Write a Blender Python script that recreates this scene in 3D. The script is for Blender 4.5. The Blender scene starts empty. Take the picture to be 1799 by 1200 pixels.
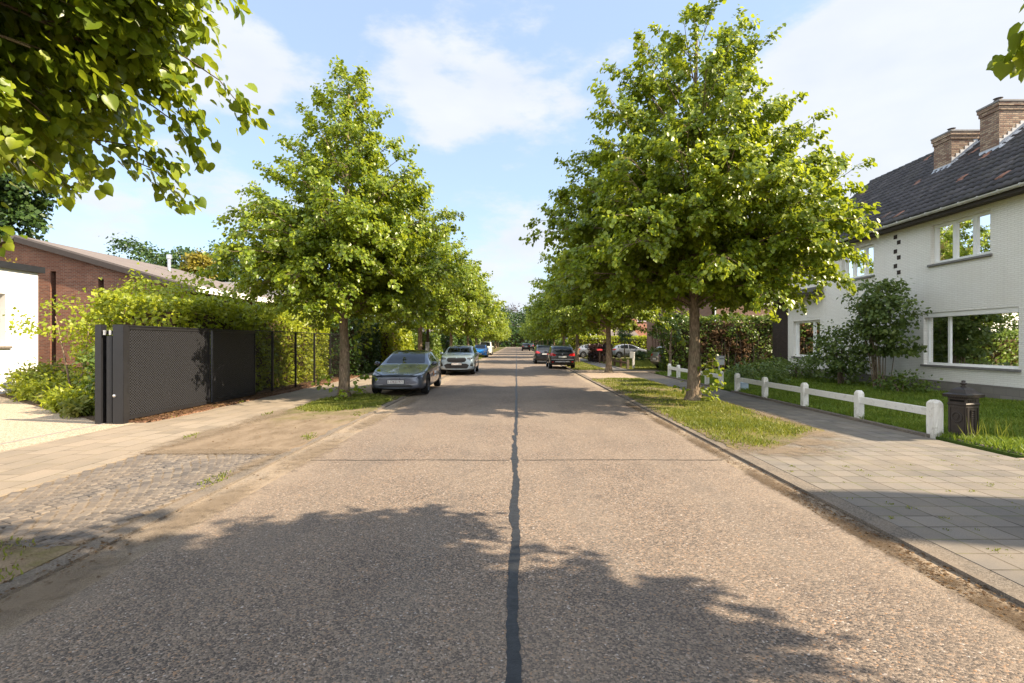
import bpy, bmesh, math, random
import numpy as np
from mathutils import Vector, Matrix
from mathutils.bvhtree import BVHTree
R = math.radians
scene = bpy.context.scene
COL = scene.collection

# ------------------------------------------------------------------ camera
cd = bpy.data.cameras.new("camera")
cam = bpy.data.objects.new("camera", cd); COL.objects.link(cam)
cd.sensor_width = 36.0
cd.lens = 18.0
cd.shift_x = -7.5 / 1799
cd.shift_y = 1.0 / 1799
cd.clip_end = 3000
cam.location = (0, 0, 1.75)
cam.rotation_euler = (R(90), 0, 0)
scene.camera = cam
F = 900.0
def gy(py): return 1.75 * F / (py - 601.0)
def gx(px, Y): return (px - 907.0) / F * Y
def gz(py, Y): return 1.75 - (py - 601.0) / F * Y

# ------------------------------------------------------------------ sun, sky, exposure
SUN_EL, SUN_AZ = 38.5, 13.0           # azimuth: degrees behind the +X axis (towards -Y)
sd = Vector((math.cos(R(SUN_EL)) * math.cos(R(SUN_AZ)), -math.cos(R(SUN_EL)) * math.sin(R(SUN_AZ)), math.sin(R(SUN_EL))))
sl = bpy.data.lights.new("sun", 'SUN'); sl.energy = 4.9; sl.angle = R(0.55); sl.color = (1.0, 0.84, 0.62)
so = bpy.data.objects.new("sun", sl); COL.objects.link(so)
so.rotation_euler = sd.to_track_quat('Z', 'Y').to_euler()
scene.view_settings.view_transform = 'Standard'
scene.view_settings.look = 'None'
scene.view_settings.gamma = 1.0
scene.view_settings.exposure = 1.5

w = bpy.data.worlds.new("World"); scene.world = w; w.use_nodes = True
wt = w.node_tree; wt.nodes.clear()
def wn(t, **kw):
    n = wt.nodes.new(t)
    for k, v in kw.items(): setattr(n, k, v)
    return n
def wmath(op, a, b=None, c=None, clamp=False):
    n = wn('ShaderNodeMath', operation=op, use_clamp=clamp)
    for i, v in enumerate((a, b, c)):
        if v is None: continue
        if isinstance(v, (int, float)): n.inputs[i].default_value = v
        else: wt.links.new(v, n.inputs[i])
    return n.outputs[0]
sky = wn('ShaderNodeTexSky', sky_type='NISHITA')
sky.sun_disc = False; sky.sun_elevation = R(SUN_EL); sky.sun_rotation = math.atan2(sd.x, sd.y)
sky.air_density = 1.0; sky.dust_density = 0.6; sky.ozone_density = 1.6
tc = wn('ShaderNodeTexCoord')
DIR = tc.outputs['Generated']
mp = wn('ShaderNodeMapping'); mp.inputs['Scale'].default_value = (1, 1, 2.3)
wt.links.new(DIR, mp.inputs['Vector'])
nz = wn('ShaderNodeTexNoise'); nz.inputs['Scale'].default_value = 4.6; nz.inputs['Detail'].default_value = 12; nz.inputs['Roughness'].default_value = 0.60
wt.links.new(mp.outputs[0], nz.inputs['Vector'])
nrm = wn('ShaderNodeVectorMath', operation='NORMALIZE'); wt.links.new(DIR, nrm.inputs[0])
bias = 0.0
def blob(px, py, deg, amount):
    global bias
    d = Vector(((px - 907) / F, 1.0, (601 - py) / F)).normalized()
    vm = wn('ShaderNodeVectorMath', operation='DOT_PRODUCT'); vm.inputs[1].default_value = d
    wt.links.new(nrm.outputs[0], vm.inputs[0])
    m = wn('ShaderNodeMapRange', interpolation_type='SMOOTHSTEP')
    m.inputs['From Min'].default_value = math.cos(R(deg)); m.inputs['From Max'].default_value = 1.0
    m.inputs['To Min'].default_value = 0; m.inputs['To Max'].default_value = amount
    wt.links.new(vm.outputs['Value'], m.inputs['Value'])
    bias = wmath('ADD', m.outputs[0], bias)
blob(1660, 150, 19, .46); blob(1480, 230, 12, .28); blob(790, 150, 8, .19); blob(940, 165, 7, .19); blob(1060, 180, 6, .13)
blob(375, 95, 7, .32); blob(510, 165, 6, .14); blob(880, 480, 9, .2); blob(330, 400, 12, .12); blob(680, 110, 6, .10)
blob(1250, 420, 14, .2); blob(650, 0, 5, .08)
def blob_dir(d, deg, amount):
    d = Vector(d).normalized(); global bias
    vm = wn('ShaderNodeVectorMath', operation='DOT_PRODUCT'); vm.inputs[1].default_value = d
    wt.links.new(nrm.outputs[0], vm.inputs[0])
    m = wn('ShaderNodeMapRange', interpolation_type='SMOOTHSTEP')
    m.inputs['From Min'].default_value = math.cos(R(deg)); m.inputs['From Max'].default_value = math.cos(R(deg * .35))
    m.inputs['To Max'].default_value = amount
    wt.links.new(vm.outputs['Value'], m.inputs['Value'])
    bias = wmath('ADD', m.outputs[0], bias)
# unseen clouds added behind the camera and over the west to brighten shaded fronts
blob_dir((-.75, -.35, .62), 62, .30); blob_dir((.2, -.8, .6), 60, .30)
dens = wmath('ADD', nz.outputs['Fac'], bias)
ramp = wn('ShaderNodeMapRange', interpolation_type='SMOOTHSTEP')
ramp.inputs['From Min'].default_value = 0.58; ramp.inputs['From Max'].default_value = 0.79
wt.links.new(dens, ramp.inputs['Value'])
cl = wmath('MULTIPLY', ramp.outputs[0], 0.93)
sep = wn('ShaderNodeSeparateXYZ'); wt.links.new(nrm.outputs[0], sep.inputs[0])
up = wn('ShaderNodeMapRange', interpolation_type='SMOOTHSTEP'); up.inputs['From Min'].default_value = 0.0; up.inputs['From Max'].default_value = 0.10
wt.links.new(sep.outputs['Z'], up.inputs['Value'])
skyc = wn('ShaderNodeMix', data_type='RGBA', blend_type='MIX')
# pale haze veil in the clear part of the sky, as a bright Belgian summer sky has
skyc.inputs['Factor'].default_value = 0.5
wt.links.new(sky.outputs[0], skyc.inputs['A'])
skyc.inputs['B'].default_value = (3.0, 3.75, 4.9, 1)
n2 = wn('ShaderNodeTexNoise'); n2.inputs['Scale'].default_value = 8; n2.inputs['Detail'].default_value = 6
wt.links.new(mp.outputs[0], n2.inputs['Vector'])
cr = wn('ShaderNodeMix', data_type='RGBA')
wt.links.new(n2.outputs['Fac'], cr.inputs['Factor'])
cr.inputs['A'].default_value = (3.0, 3.25, 3.65, 1); cr.inputs['B'].default_value = (3.85, 3.95, 4.1, 1)
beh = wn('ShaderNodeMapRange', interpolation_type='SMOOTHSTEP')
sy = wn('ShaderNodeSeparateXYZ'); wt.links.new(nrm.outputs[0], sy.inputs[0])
beh.inputs['From Min'].default_value = .35; beh.inputs['From Max'].default_value = -.15; beh.inputs['To Min'].default_value = 1.0; beh.inputs['To Max'].default_value = 2.5  # clouds out of view behind the camera boosted as added fill for the shade
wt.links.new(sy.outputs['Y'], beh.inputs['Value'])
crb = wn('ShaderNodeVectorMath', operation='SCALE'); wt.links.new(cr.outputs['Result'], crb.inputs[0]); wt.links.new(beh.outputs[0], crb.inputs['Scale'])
mx = wn('ShaderNodeMix', data_type='RGBA')
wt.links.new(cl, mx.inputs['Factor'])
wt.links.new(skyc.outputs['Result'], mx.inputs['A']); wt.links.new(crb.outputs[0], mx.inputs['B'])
bg = wn('ShaderNodeBackground'); bg.inputs['Strength'].default_value = 0.093
wt.links.new(mx.outputs['Result'], bg.inputs['Color'])
wo = wn('ShaderNodeOutputWorld'); wt.links.new(bg.outputs[0], wo.inputs[0])

# ------------------------------------------------------------------ materials
class N:
    """small node-tree helper"""
    def __init__(s, name):
        s.m = bpy.data.materials.new(name); s.m.use_nodes = True
        s.t = s.m.node_tree; s.t.nodes.clear()
        s.out = s.n('ShaderNodeOutputMaterial')
    def n(s, t, **kw):
        n = s.t.nodes.new(t)
        for k, v in kw.items(): setattr(n, k, v)
        return n
    def set(s, sock, v):
        if v is None: return
        if isinstance(v, bpy.types.NodeSocket): s.t.links.new(v, sock)
        elif isinstance(v, (tuple, list)) and len(v) == 3 and sock.type == 'RGBA': sock.default_value = (*v, 1)
        else: sock.default_value = v
    def math(s, op, a, b=None, c=None, clamp=False):
        n = s.n('ShaderNodeMath', operation=op, use_clamp=clamp)
        for i, v in enumerate((a, b, c)):
            s.set(n.inputs[i], v)
        return n.outputs[0]
    def obj(s): return s.n('ShaderNodeTexCoord').outputs['Object']
    def map(s, v, scale=(1, 1, 1), loc=(0, 0, 0), rot=(0, 0, 0)):
        n = s.n('ShaderNodeMapping'); s.set(n.inputs['Vector'], v)
        n.inputs['Scale'].default_value = scale; n.inputs['Location'].default_value = loc; n.inputs['Rotation'].default_value = rot
        return n.outputs[0]
    def noise(s, v, scale, detail=4, rough=.55, col=False):
        n = s.n('ShaderNodeTexNoise'); s.set(n.inputs['Vector'], v)
        n.inputs['Scale'].default_value = scale; n.inputs['Detail'].default_value = detail; n.inputs['Roughness'].default_value = rough
        return n.outputs['Color' if col else 'Fac']
    def voro(s, v, scale, out='Color', feature='F1', rnd=1.0):
        n = s.n('ShaderNodeTexVoronoi', feature=feature); s.set(n.inputs['Vector'], v)
        n.inputs['Scale'].default_value = scale; n.inputs['Randomness'].default_value = rnd
        return n.outputs[out]
    def rng(s, v, a, b, c=0., d=1., smooth=False):
        n = s.n('ShaderNodeMapRange'); n.interpolation_type = 'SMOOTHSTEP' if smooth else 'LINEAR'
        s.set(n.inputs['Value'], v)
        for k, x in zip(('From Min', 'From Max', 'To Min', 'To Max'), (a, b, c, d)): n.inputs[k].default_value = x
        return n.outputs[0]
    def mix(s, f, a, b, blend='MIX'):
        n = s.n('ShaderNodeMix', data_type='RGBA', blend_type=blend)
        s.set(n.inputs['Factor'], f); s.set(n.inputs['A'], a); s.set(n.inputs['B'], b)
        return n.outputs['Result']
    def ramp(s, f, stops):
        n = s.n('ShaderNodeValToRGB'); s.set(n.inputs[0], f)
        e = n.color_ramp.elements
        while len(e) > 1: e.remove(e[-1])
        e[0].position = stops[0][0]; e[0].color = (*stops[0][1], 1)
        for p, c in stops[1:]:
            x = e.new(p); x.color = (*c, 1)
        return n.outputs[0]
    def bump(s, h, strength=.5, dist=.01, normal=None):
        n = s.n('ShaderNodeBump'); n.inputs['Strength'].default_value = strength; n.inputs['Distance'].default_value = dist
        s.set(n.inputs['Height'], h)
        if normal is not None: s.set(n.inputs['Normal'], normal)
        return n.outputs[0]
    def bsdf(s, color, rough=.7, spec=.3, metal=0., normal=None, coat=0., **kw):
        n = s.n('ShaderNodeBsdfPrincipled')
        s.set(n.inputs['Base Color'], color); s.set(n.inputs['Roughness'], rough)
        n.inputs['Specular IOR Level'].default_value = spec; s.set(n.inputs['Metallic'], metal)
        if coat: n.inputs['Coat Weight'].default_value = coat; n.inputs['Coat Roughness'].default_value = .04
        if normal is not None: s.set(n.inputs['Normal'], normal)
        return n.outputs[0]
    def end(s, sh):
        s.t.links.new(sh, s.out.inputs[0]); return s.m

def simple(name, c, rough=.6, spec=.3, metal=0., var=.12, vscale=6., bump=0., bscale=60., coat=0.):
    k = N(name); o = k.obj()
    f = k.noise(o, vscale, 5, .6)
    a = tuple(max(0, x * (1 - var)) for x in c); b = tuple(min(1, x * (1 + var)) for x in c)
    col = k.mix(k.rng(f, .3, .7), a, b)
    nm = k.bump(k.noise(o, bscale, 3), bump, .004) if bump else None
    rg = k.rng(k.noise(o, vscale * 2.3, 3), .3, .7, max(0.02, rough - .08), min(1, rough + .08))
    return k.end(k.bsdf(col, rg, spec, metal, nm, coat))

def leaf_mat(name, c0, c1, c2, trans, tf=.42, rough=.42, spec=.4, clump=.6):
    k = N(name); g = k.n('ShaderNodeNewGeometry')
    rnd = g.outputs['Random Per Island']
    o = k.obj()
    f = k.math('ADD', k.math('MULTIPLY', rnd, 1 - clump * .5), k.math('MULTIPLY', k.rng(k.noise(o, 1.1, 2), .3, .7), clump * .5))
    col = k.ramp(f, [(0.05, c0), (.5, c1), (.95, c2)])
    p = k.bsdf(col, rough, spec)
    t = k.n('ShaderNodeBsdfTranslucent')
    k.set(t.inputs[0], k.mix(.5, k.mix(rnd, tuple(x * .75 for x in trans), trans), col, 'MIX'))
    m = k.n('ShaderNodeMixShader'); m.inputs[0].default_value = tf
    k.t.links.new(p, m.inputs[1]); k.t.links.new(t.outputs[0], m.inputs[2])
    return k.end(m.outputs[0])

MAT = {}
MAT['linden'] = leaf_mat('linden_leaf', (.07, .125, .012), (.155, .222, .018), (.31, .36, .03), (.60, .66, .03), .42, .36, .45)
MAT['linden_far'] = leaf_mat('linden_leaf_distant', (.07, .125, .012), (.15, .215, .018), (.29, .34, .03), (.56, .62, .03), .42, .38, .4)
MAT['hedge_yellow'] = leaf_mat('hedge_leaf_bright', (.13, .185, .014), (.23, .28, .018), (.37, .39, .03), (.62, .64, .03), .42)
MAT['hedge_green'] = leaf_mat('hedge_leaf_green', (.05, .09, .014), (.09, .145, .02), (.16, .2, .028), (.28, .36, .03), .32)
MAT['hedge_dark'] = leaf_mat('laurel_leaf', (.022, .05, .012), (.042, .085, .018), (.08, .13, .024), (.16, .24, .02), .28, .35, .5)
MAT['shrub_olive'] = leaf_mat('shrub_leaf_olive', (.055, .095, .022), (.105, .155, .032), (.17, .21, .045), (.26, .34, .05), .34)
MAT['oak'] = leaf_mat('oak_leaf', (.022, .05, .012), (.04, .08, .016), (.07, .115, .022), (.14, .2, .03), .25)
MAT['golden'] = leaf_mat('golden_leaf', (.16, .14, .02), (.24, .2, .025), (.33, .27, .03), (.4, .34, .04), .35)
MAT['purple'] = leaf_mat('purple_leaf', (.03, .016, .016), (.048, .024, .022), (.075, .04, .032), (.08, .04, .03), .25)
MAT['brown_leaf'] = leaf_mat('withered_leaf', (.07, .038, .02), (.12, .07, .035), (.19, .12, .06), (.2, .13, .06), .25, .7, .1)
MAT['grass'] = leaf_mat('grass_blade', (.08, .12, .014), (.14, .17, .022), (.26, .25, .06), (.36, .37, .04), .4, .5, .3, 1.0)
MAT['lawn'] = leaf_mat('lawn_blade', (.075, .135, .014), (.13, .20, .02), (.24, .27, .04), (.34, .42, .04), .35, .5, .3, .8)

def bark(name, a, b):
    k = N(name); o = k.obj(); m = k.map(o, (1, 1, .28))
    n1 = k.noise(m, 26, 6, .65); n2 = k.noise(o, 3, 3)
    col = k.mix(k.rng(n1, .32, .68), a, b)
    col = k.mix(k.rng(n2, .45, .75, 0, .5), col, (.10, .11, .06))
    return k.end(k.bsdf(col, .9, .1, 0, k.bump(n1, .9, .03)))
MAT['bark'] = bark('linden_bark', (.075, .052, .036), (.33, .25, .175))
MAT['bark_dark'] = bark('dark_bark', (.04, .03, .022), (.15, .11, .08))

def road_mat():
    k = N('exposed_aggregate_concrete'); o = k.obj()
    wob = k.n('ShaderNodeVectorMath', operation='ADD')
    k.set(wob.inputs[0], o)
    sc = k.n('ShaderNodeVectorMath', operation='SCALE'); k.set(sc.inputs[0], k.noise(o, 40, 2, .5, True)); sc.inputs['Scale'].default_value = .012
    k.t.links.new(sc.outputs[0], wob.inputs[1])
    v = wob.outputs[0]
    c1 = k.voro(v, 82); d1 = k.voro(v, 82, 'Distance')
    c2 = k.voro(v, 150); 
    sp = k.n('ShaderNodeSeparateColor'); k.set(sp.inputs[0], c1)
    sp2 = k.n('ShaderNodeSeparateColor'); k.set(sp2.inputs[0], c2)
    stone = k.ramp(sp.outputs[0], [(0, (.03, .028, .03)), (.25, (.075, .065, .062)), (.45, (.20, .155, .125)), (.7, (.31, .235, .175)), (.88, (.46, .375, .30)), (.97, (.50, .28, .14)), (1, (.75, .70, .65))])
    fine = k.ramp(sp2.outputs[1], [(0, (.10, .085, .075)), (.5, (.26, .21, .17)), (1, (.44, .37, .30))])
    col = k.mix(.15, stone, fine)
    matrix = k.rng(d1, .5, .85, 0, .6)
    col = k.mix(matrix, col, (.32, .255, .20))
    big = k.noise(o, .55, 5, .6); mid = k.noise(k.map(o, (1.6, .35, 1)), 1.3, 4)
    col = k.mix(k.rng(big, .35, .7, 0, .42), col, (.42, .335, .255))
    col = k.mix(k.rng(mid, .52, .75, 0, .35), col, (.15, .125, .11))
    # oil-dark wheel-path streaks and pale dust along the edges
    xs = k.n('ShaderNodeSeparateXYZ'); k.set(xs.inputs[0], o)
    edge = k.rng(k.math('ABSOLUTE', xs.outputs[0]), 2.55, 3.15, 0, .5, True)
    col = k.mix(k.math('MULTIPLY', edge, k.rng(k.noise(o, 3, 4), .3, .65)), col, (.44, .35, .26))
    col = k.mix(1.0, col, (.61, .61, .62), 'MULTIPLY')
    # hairline cracks, oil drips and darker tyre tracks worn into the slabs
    wv = k.n('ShaderNodeVectorMath', operation='ADD'); k.set(wv.inputs[0], o)
    ws = k.n('ShaderNodeVectorMath', operation='SCALE'); k.set(ws.inputs[0], k.noise(o, 1.3, 5, .6, True)); ws.inputs['Scale'].default_value = .9
    k.t.links.new(ws.outputs[0], wv.inputs[1])
    ck = k.rng(k.voro(wv.outputs[0], .22, 'Distance', 'DISTANCE_TO_EDGE'), .0, .0022, .7, 0)
    ck = k.math('MULTIPLY', ck, k.rng(k.noise(o, .35, 3), .5, .6))
    col = k.mix(ck, col, (.06, .052, .045))
    oil = k.rng(k.noise(k.map(o, (1.8, 1.1, 1)), 1.6, 3, .5), .66, .74, 0, .4, True)
    col = k.mix(oil, col, (.09, .08, .072))
    trk = k.math('ABSOLUTE', k.math('SUBTRACT', k.math('ABSOLUTE', xs.outputs[0]), 1.5))
    trk = k.math('ABSOLUTE', k.math('SUBTRACT', trk, .72))
    trk = k.math('MULTIPLY', k.rng(trk, .34, .05, 0, .22, True), k.rng(k.noise(k.map(o, (1, .15, 1)), 1.2, 4), .3, .7))
    col = k.mix(trk, col, (.15, .135, .12))
    h = k.math('ADD', k.math('MULTIPLY', d1, -1.0), k.math('MULTIPLY', k.noise(o, 180, 2), .5))
    return k.end(k.bsdf(col, .85, .25, 0, k.bump(h, .55, .008)))
MAT['road'] = road_mat()

def aggregate(name, a, b, c, scale=120, bump=.4, big=(.3, .7), bigcol=None, bigf=.5):
    k = N(name); o = k.obj()
    sp = k.n('ShaderNodeSeparateColor'); k.set(sp.inputs[0], k.voro(o, scale))
    col = k.ramp(sp.outputs[0], [(0, a), (.5, b), (1, c)])
    if bigcol: col = k.mix(k.rng(k.noise(o, 1.7, 6, .62), big[0], big[1], 0, bigf), col, bigcol)
    h = k.math('MULTIPLY', k.voro(o, scale, 'Distance'), -1)
    return k.end(k.bsdf(col, .92, .15, 0, k.bump(h, bump, .006)))
MAT['gutter'] = aggregate('gutter_concrete', (.14, .115, .09), (.215, .175, .135), (.29, .24, .19), 110, .4, (.4, .7), (.33, .255, .18), .7)
MAT['kerb'] = aggregate('kerb_concrete', (.085, .072, .06), (.14, .12, .10), (.21, .18, .15), 100, .5, (.45, .7), (.24, .19, .145), .6)
MAT['gravel'] = aggregate('pale_gravel', (.20, .155, .11), (.34, .275, .20), (.48, .40, .31), 60, .6)
MAT['dirt'] = aggregate('sandy_dirt', (.235, .17, .115), (.30, .22, .15), (.37, .275, .19), 90, .3, (.42, .68), (.16, .11, .07), .75)
MAT['joint_sand'] = aggregate('joint_sand', (.10, .075, .05), (.15, .115, .08), (.22, .17, .12), 90, .3)
MAT['mulch'] = aggregate('bark_mulch', (.06, .03, .018), (.14, .075, .045), (.27, .155, .10), 34, .9)
MAT['soil'] = aggregate('dark_soil', (.04, .028, .018), (.07, .048, .03), (.12, .085, .05), 50, .7)
MAT['asphalt'] = aggregate('path_asphalt', (.10, .095, .09), (.16, .15, .14), (.23, .21, .195), 130, .4, (.45, .7), (.24, .205, .165), .5)
MAT['chippings'] = aggregate('brown_chippings', (.16, .125, .095), (.26, .205, .16), (.38, .31, .25), 90, .5, (.4, .7), (.34, .26, .19), .5)
MAT['tar'] = simple('bitumen_joint', (.017, .018, .021), .55, .5, 0, .3, 9, .6, 90)
MAT['crack'] = simple('dark_joint', (.05, .045, .042), .8, .2, 0, .3, 20)

def ground_mix(name, a, b, c, scale=1.4):
    k = N(name); o = k.obj()
    n = k.noise(o, scale, 7, .65); n2 = k.noise(o, 45, 3)
    col = k.ramp(n, [(.33, a), (.5, b), (.66, c)])
    col = k.mix(k.rng(n2, .35, .7, 0, .6), col, tuple(x * .5 for x in b))
    return k.end(k.bsdf(col, .95, .1, 0, k.bump(n2, .8, .02)))
MAT['verge'] = ground_mix('verge_soil_and_grass', (.30, .215, .125), (.15, .135, .045), (.09, .11, .025))
def verge_blend():
    k = N('sandy_to_grassy_verge'); o = k.obj(); sp = k.n('ShaderNodeSeparateXYZ'); k.set(sp.inputs[0], o)
    n = k.noise(o, 1.1, 7, .65); n2 = k.noise(o, 60, 3); n3 = k.noise(k.map(o, (1, .5, 1)), 2.3, 6, .7)
    f = k.rng(k.math('ADD', sp.outputs[1], k.math('MULTIPLY', k.math('SUBTRACT', n, .5), 9.)), 10.6, 14.2, 0, 1, True)
    sand = k.mix(k.rng(n3, .42, .66), (.215, .168, .122), (.13, .098, .068))
    sand = k.mix(k.rng(n2, .4, .7, 0, .4), sand, (.16, .115, .075))
    soil = k.mix(k.rng(n3, .4, .6), (.17, .135, .07), (.09, .10, .03))
    return k.end(k.bsdf(k.mix(f, sand, soil), .95, .1, 0, k.bump(k.math('ADD', n2, k.math('MULTIPLY', n3, 3.)), .7, .015)))
MAT['verge_blend'] = verge_blend()
MAT['verge_bare'] = ground_mix('worn_verge', (.33, .245, .165), (.27, .20, .13), (.16, .14, .05))
MAT['lawn_soil'] = ground_mix('lawn_soil', (.05, .08, .016), (.06, .095, .018), (.075, .11, .02))
MAT['earth'] = ground_mix('earth', (.09, .10, .035), (.11, .11, .045), (.14, .12, .06), .2)

def pavers(name, sx, sy, cols, mortar, off=0.0, rot=0., moss=None):
    k = N(name); o = k.obj(); m = k.map(o, (1, 1, 1), (0.07, .03, 0), (0, 0, rot))
    def brick(c1, c2, mo):
        b = k.n('ShaderNodeTexBrick'); b.offset = off; b.squash = 1
        k.set(b.inputs['Vector'], m); k.set(b.inputs['Color1'], c1); k.set(b.inputs['Color2'], c2); k.set(b.inputs['Mortar'], mo)
        b.inputs['Scale'].default_value = 1; b.inputs['Mortar Size'].default_value = .009
        b.inputs['Mortar Smooth'].default_value = .2; b.inputs['Bias'].default_value = 0
        b.inputs['Brick Width'].default_value = sx; b.inputs['Row Height'].default_value = sy
        return b
    mo = k.mix(k.rng(k.noise(o, 3.1, 4), .45, .6), mortar, moss or mortar)
    b = brick(cols[0], cols[1], mo)
    n1 = k.noise(o, 1.3, 6, .65); n2 = k.noise(o, 130, 3)
    col = k.mix(k.rng(n1, .38, .7, 0, .55), b.outputs['Color'], cols[2])
    col = k.mix(k.rng(n2, .4, .7, 0, .35), col, tuple(x * .6 for x in cols[0]))
    h = k.math('ADD', k.math('MULTIPLY', b.outputs['Fac'], -1.0), k.math('MULTIPLY', n2, .15))
    return k.end(k.bsdf(col, .85, .2, 0, k.bump(h, .6, .008)))
MAT['pavers'] = pavers('concrete_slabs', .30, .30, ((.125, .115, .105), (.20, .18, .16), (.25, .205, .155)), (.035, .028, .022), 0, 0, (.11, .12, .04))
MAT['pavers_old'] = pavers('weathered_slabs', .60, .40, ((.19, .16, .125), (.27, .225, .175), (.31, .245, .18)), (.06, .048, .033), .5, R(90), (.17, .14, .06))

def brick_mat(name, c1, c2, mortar, bw=.22, bh=.065, ms=.008, paint=0., bump=.6, var=None):
    k = N(name); o = k.obj()
    g = k.n('ShaderNodeNewGeometry')
    sn = k.n('ShaderNodeSeparateXYZ'); k.set(sn.inputs[0], g.outputs['True Normal'])
    sp = k.n('ShaderNodeSeparateXYZ'); k.set(sp.inputs[0], o)
    side = k.math('GREATER_THAN', k.math('ABSOLUTE', sn.outputs[0]), .5)
    u = k.math('ADD', k.math('MULTIPLY', sp.outputs[1], side), k.math('MULTIPLY', sp.outputs[0], k.math('SUBTRACT', 1, side)))
    cv = k.n('ShaderNodeCombineXYZ'); k.set(cv.inputs[0], u); k.set(cv.inputs[1], sp.outputs[2])
    b = k.n('ShaderNodeTexBrick'); b.offset = .5
    k.set(b.inputs['Vector'], cv.outputs[0]); k.set(b.inputs['Color1'], c1); k.set(b.inputs['Color2'], c2); k.set(b.inputs['Mortar'], mortar)
    b.inputs['Scale'].default_value = 1; b.inputs['Mortar Size'].default_value = ms; b.inputs['Mortar Smooth'].default_value = .3
    b.inputs['Brick Width'].default_value = bw; b.inputs['Row Height'].default_value = bh; b.inputs['Bias'].default_value = -.1
    n = k.noise(o, .9, 6, .6); n2 = k.noise(o, 70, 3)
    v = var or tuple(x * .78 for x in c1)
    col = k.mix(k.rng(n, .42, .72, 0, .5), b.outputs['Color'], v)
    st = k.noise(k.map(o, (2.6, 2.6, .16)), 2.2, 5, .65)
    col = k.mix(k.rng(st, .52, .72, 0, .08), col, (.22, .20, .17))
    h = k.math('ADD', k.math('MULTIPLY', b.outputs['Fac'], -1.), k.math('MULTIPLY', n2, .3))
    return k.end(k.bsdf(col, .8, .25, 0, k.bump(h, bump, .012)))
MAT['white_brick'] = brick_mat('white_painted_brick', (.83, .80, .745), (.87, .845, .79), (.73, .70, .64), .21, .06, .009, 1, .85, (.76, .72, .65))
MAT['brown_brick'] = brick_mat('brown_brick', (.145, .053, .032), (.26, .10, .056), (.22, .165, .125), .22, .075, .012)
MAT['red_brick'] = brick_mat('red_brick', (.42, .17, .10), (.50, .22, .135), (.40, .30, .23), .21, .065, .009)
MAT['mauve_brick'] = brick_mat('mauve_brick', (.22, .125, .09), (.28, .16, .115), (.26, .2, .16), .21, .065, .009)
MAT['dark_brick'] = brick_mat('dark_brick', (.045, .033, .027), (.07, .05, .04), (.035, .03, .028), .21, .065, .009)
MAT['chimney_brick'] = brick_mat('chimney_brick', (.20, .105, .07), (.46, .34, .23), (.17, .14, .115), .21, .07, .013, 0, .9, (.10, .065, .05))
MAT['plinth'] = brick_mat('stone_plinth', (.19, .17, .15), (.25, .225, .20), (.17, .155, .14), .4, .2, .01)
MAT['render'] = simple('white_render', (.70, .69, .67), .85, .2, 0, .04, 1.2, .15, 150)
MAT['white_paint'] = simple('white_paint', (.80, .78, .74), .55, .4, 0, .04, 3)
MAT['upvc'] = simple('white_frame', (.82, .82, .80), .35, .5, 0, .02, 2)
MAT['fence_paint'] = simple('weathered_white_concrete', (.70, .665, .60), .85, .2, 0, .14, 7, .5, 45)
def stained(name, c, dirt, moss):
    k = N(name); o = k.obj(); sp = k.n('ShaderNodeSeparateXYZ'); k.set(sp.inputs[0], o)
    n = k.noise(o, 9, 7, .7); n2 = k.noise(o, 60, 4, .6); low = k.rng(sp.outputs[2], .30, .02, 0, .16)
    col = k.mix(k.rng(n2, .3, .7), tuple(x * .9 for x in c), c)
    col = k.mix(k.rng(k.math('ADD', n, low), .56, .74, 0, .75), col, dirt)
    col = k.mix(k.rng(k.math('ADD', k.noise(o, 5, 5, .7), low), .66, .8, 0, .6), col, moss)
    return k.end(k.bsdf(col, .88, .15, 0, k.bump(k.math('ADD', n2, n), .7, .012)))
MAT['fence_paint'] = stained('weathered_white_concrete', (.74, .715, .66), (.36, .33, .28), (.24, .26, .15))
MAT['sill'] = simple('bluestone', (.20, .19, .185), .6, .3, 0, .15, 8, .2, 60)
MAT['zinc'] = simple('zinc', (.55, .54, .50), .45, .5, .25, .1, 3)
MAT['lead'] = simple('lead_flashing', (.42, .43, .45), .5, .5, .4, .15, 6)
MAT['fascia'] = simple('dark_fascia', (.05, .038, .032), .6, .3)
MAT['black_metal'] = simple('black_powder_coat', (.014, .014, .016), .42, .45, 0, .15, 5, .1, 200)
MAT['iron'] = simple('cast_iron', (.038, .031, .028), .42, .5, .35, .2, 14, .25, 90)
MAT['dark_hole'] = simple('dark_interior', (.008, .008, .008), .9, .05)
MAT['interior'] = simple('room_plaster', (.10, .09, .08), .9, .1)
MAT['curtain'] = simple('sheer_curtain', (.72, .73, .71), .9, .1)
MAT['wood_dark'] = simple('brown_timber', (.09, .055, .035), .8, .2, 0, .25, 10, .3, 40)
MAT['wood_grey'] = simple('grey_timber', (.22, .18, .14), .85, .2, 0, .25, 10, .3, 40)
MAT['roof_brown'] = simple('roofing_felt_brown', (.15, .125, .112), .75, .25, 0, .12, 1.2, .3, 30)
MAT['steel'] = simple('stainless_steel', (.55, .55, .56), .35, .5, .9)
MAT['grey_plastic'] = simple('grey_letterbox', (.42, .43, .44), .45, .4)
MAT['pale_blue'] = simple('pale_blue_plastic', (.45, .55, .66), .5, .4)
MAT['red_paint'] = simple('red_paint', (.62, .06, .07), .4, .5)
MAT['flag'] = simple('flagstone', (.46, .47, .48), .7, .3, 0, .12, 5, .2, 60)
MAT['lamp_white'] = simple('white_signal', (.8, .8, .78), .4, .4)

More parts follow.
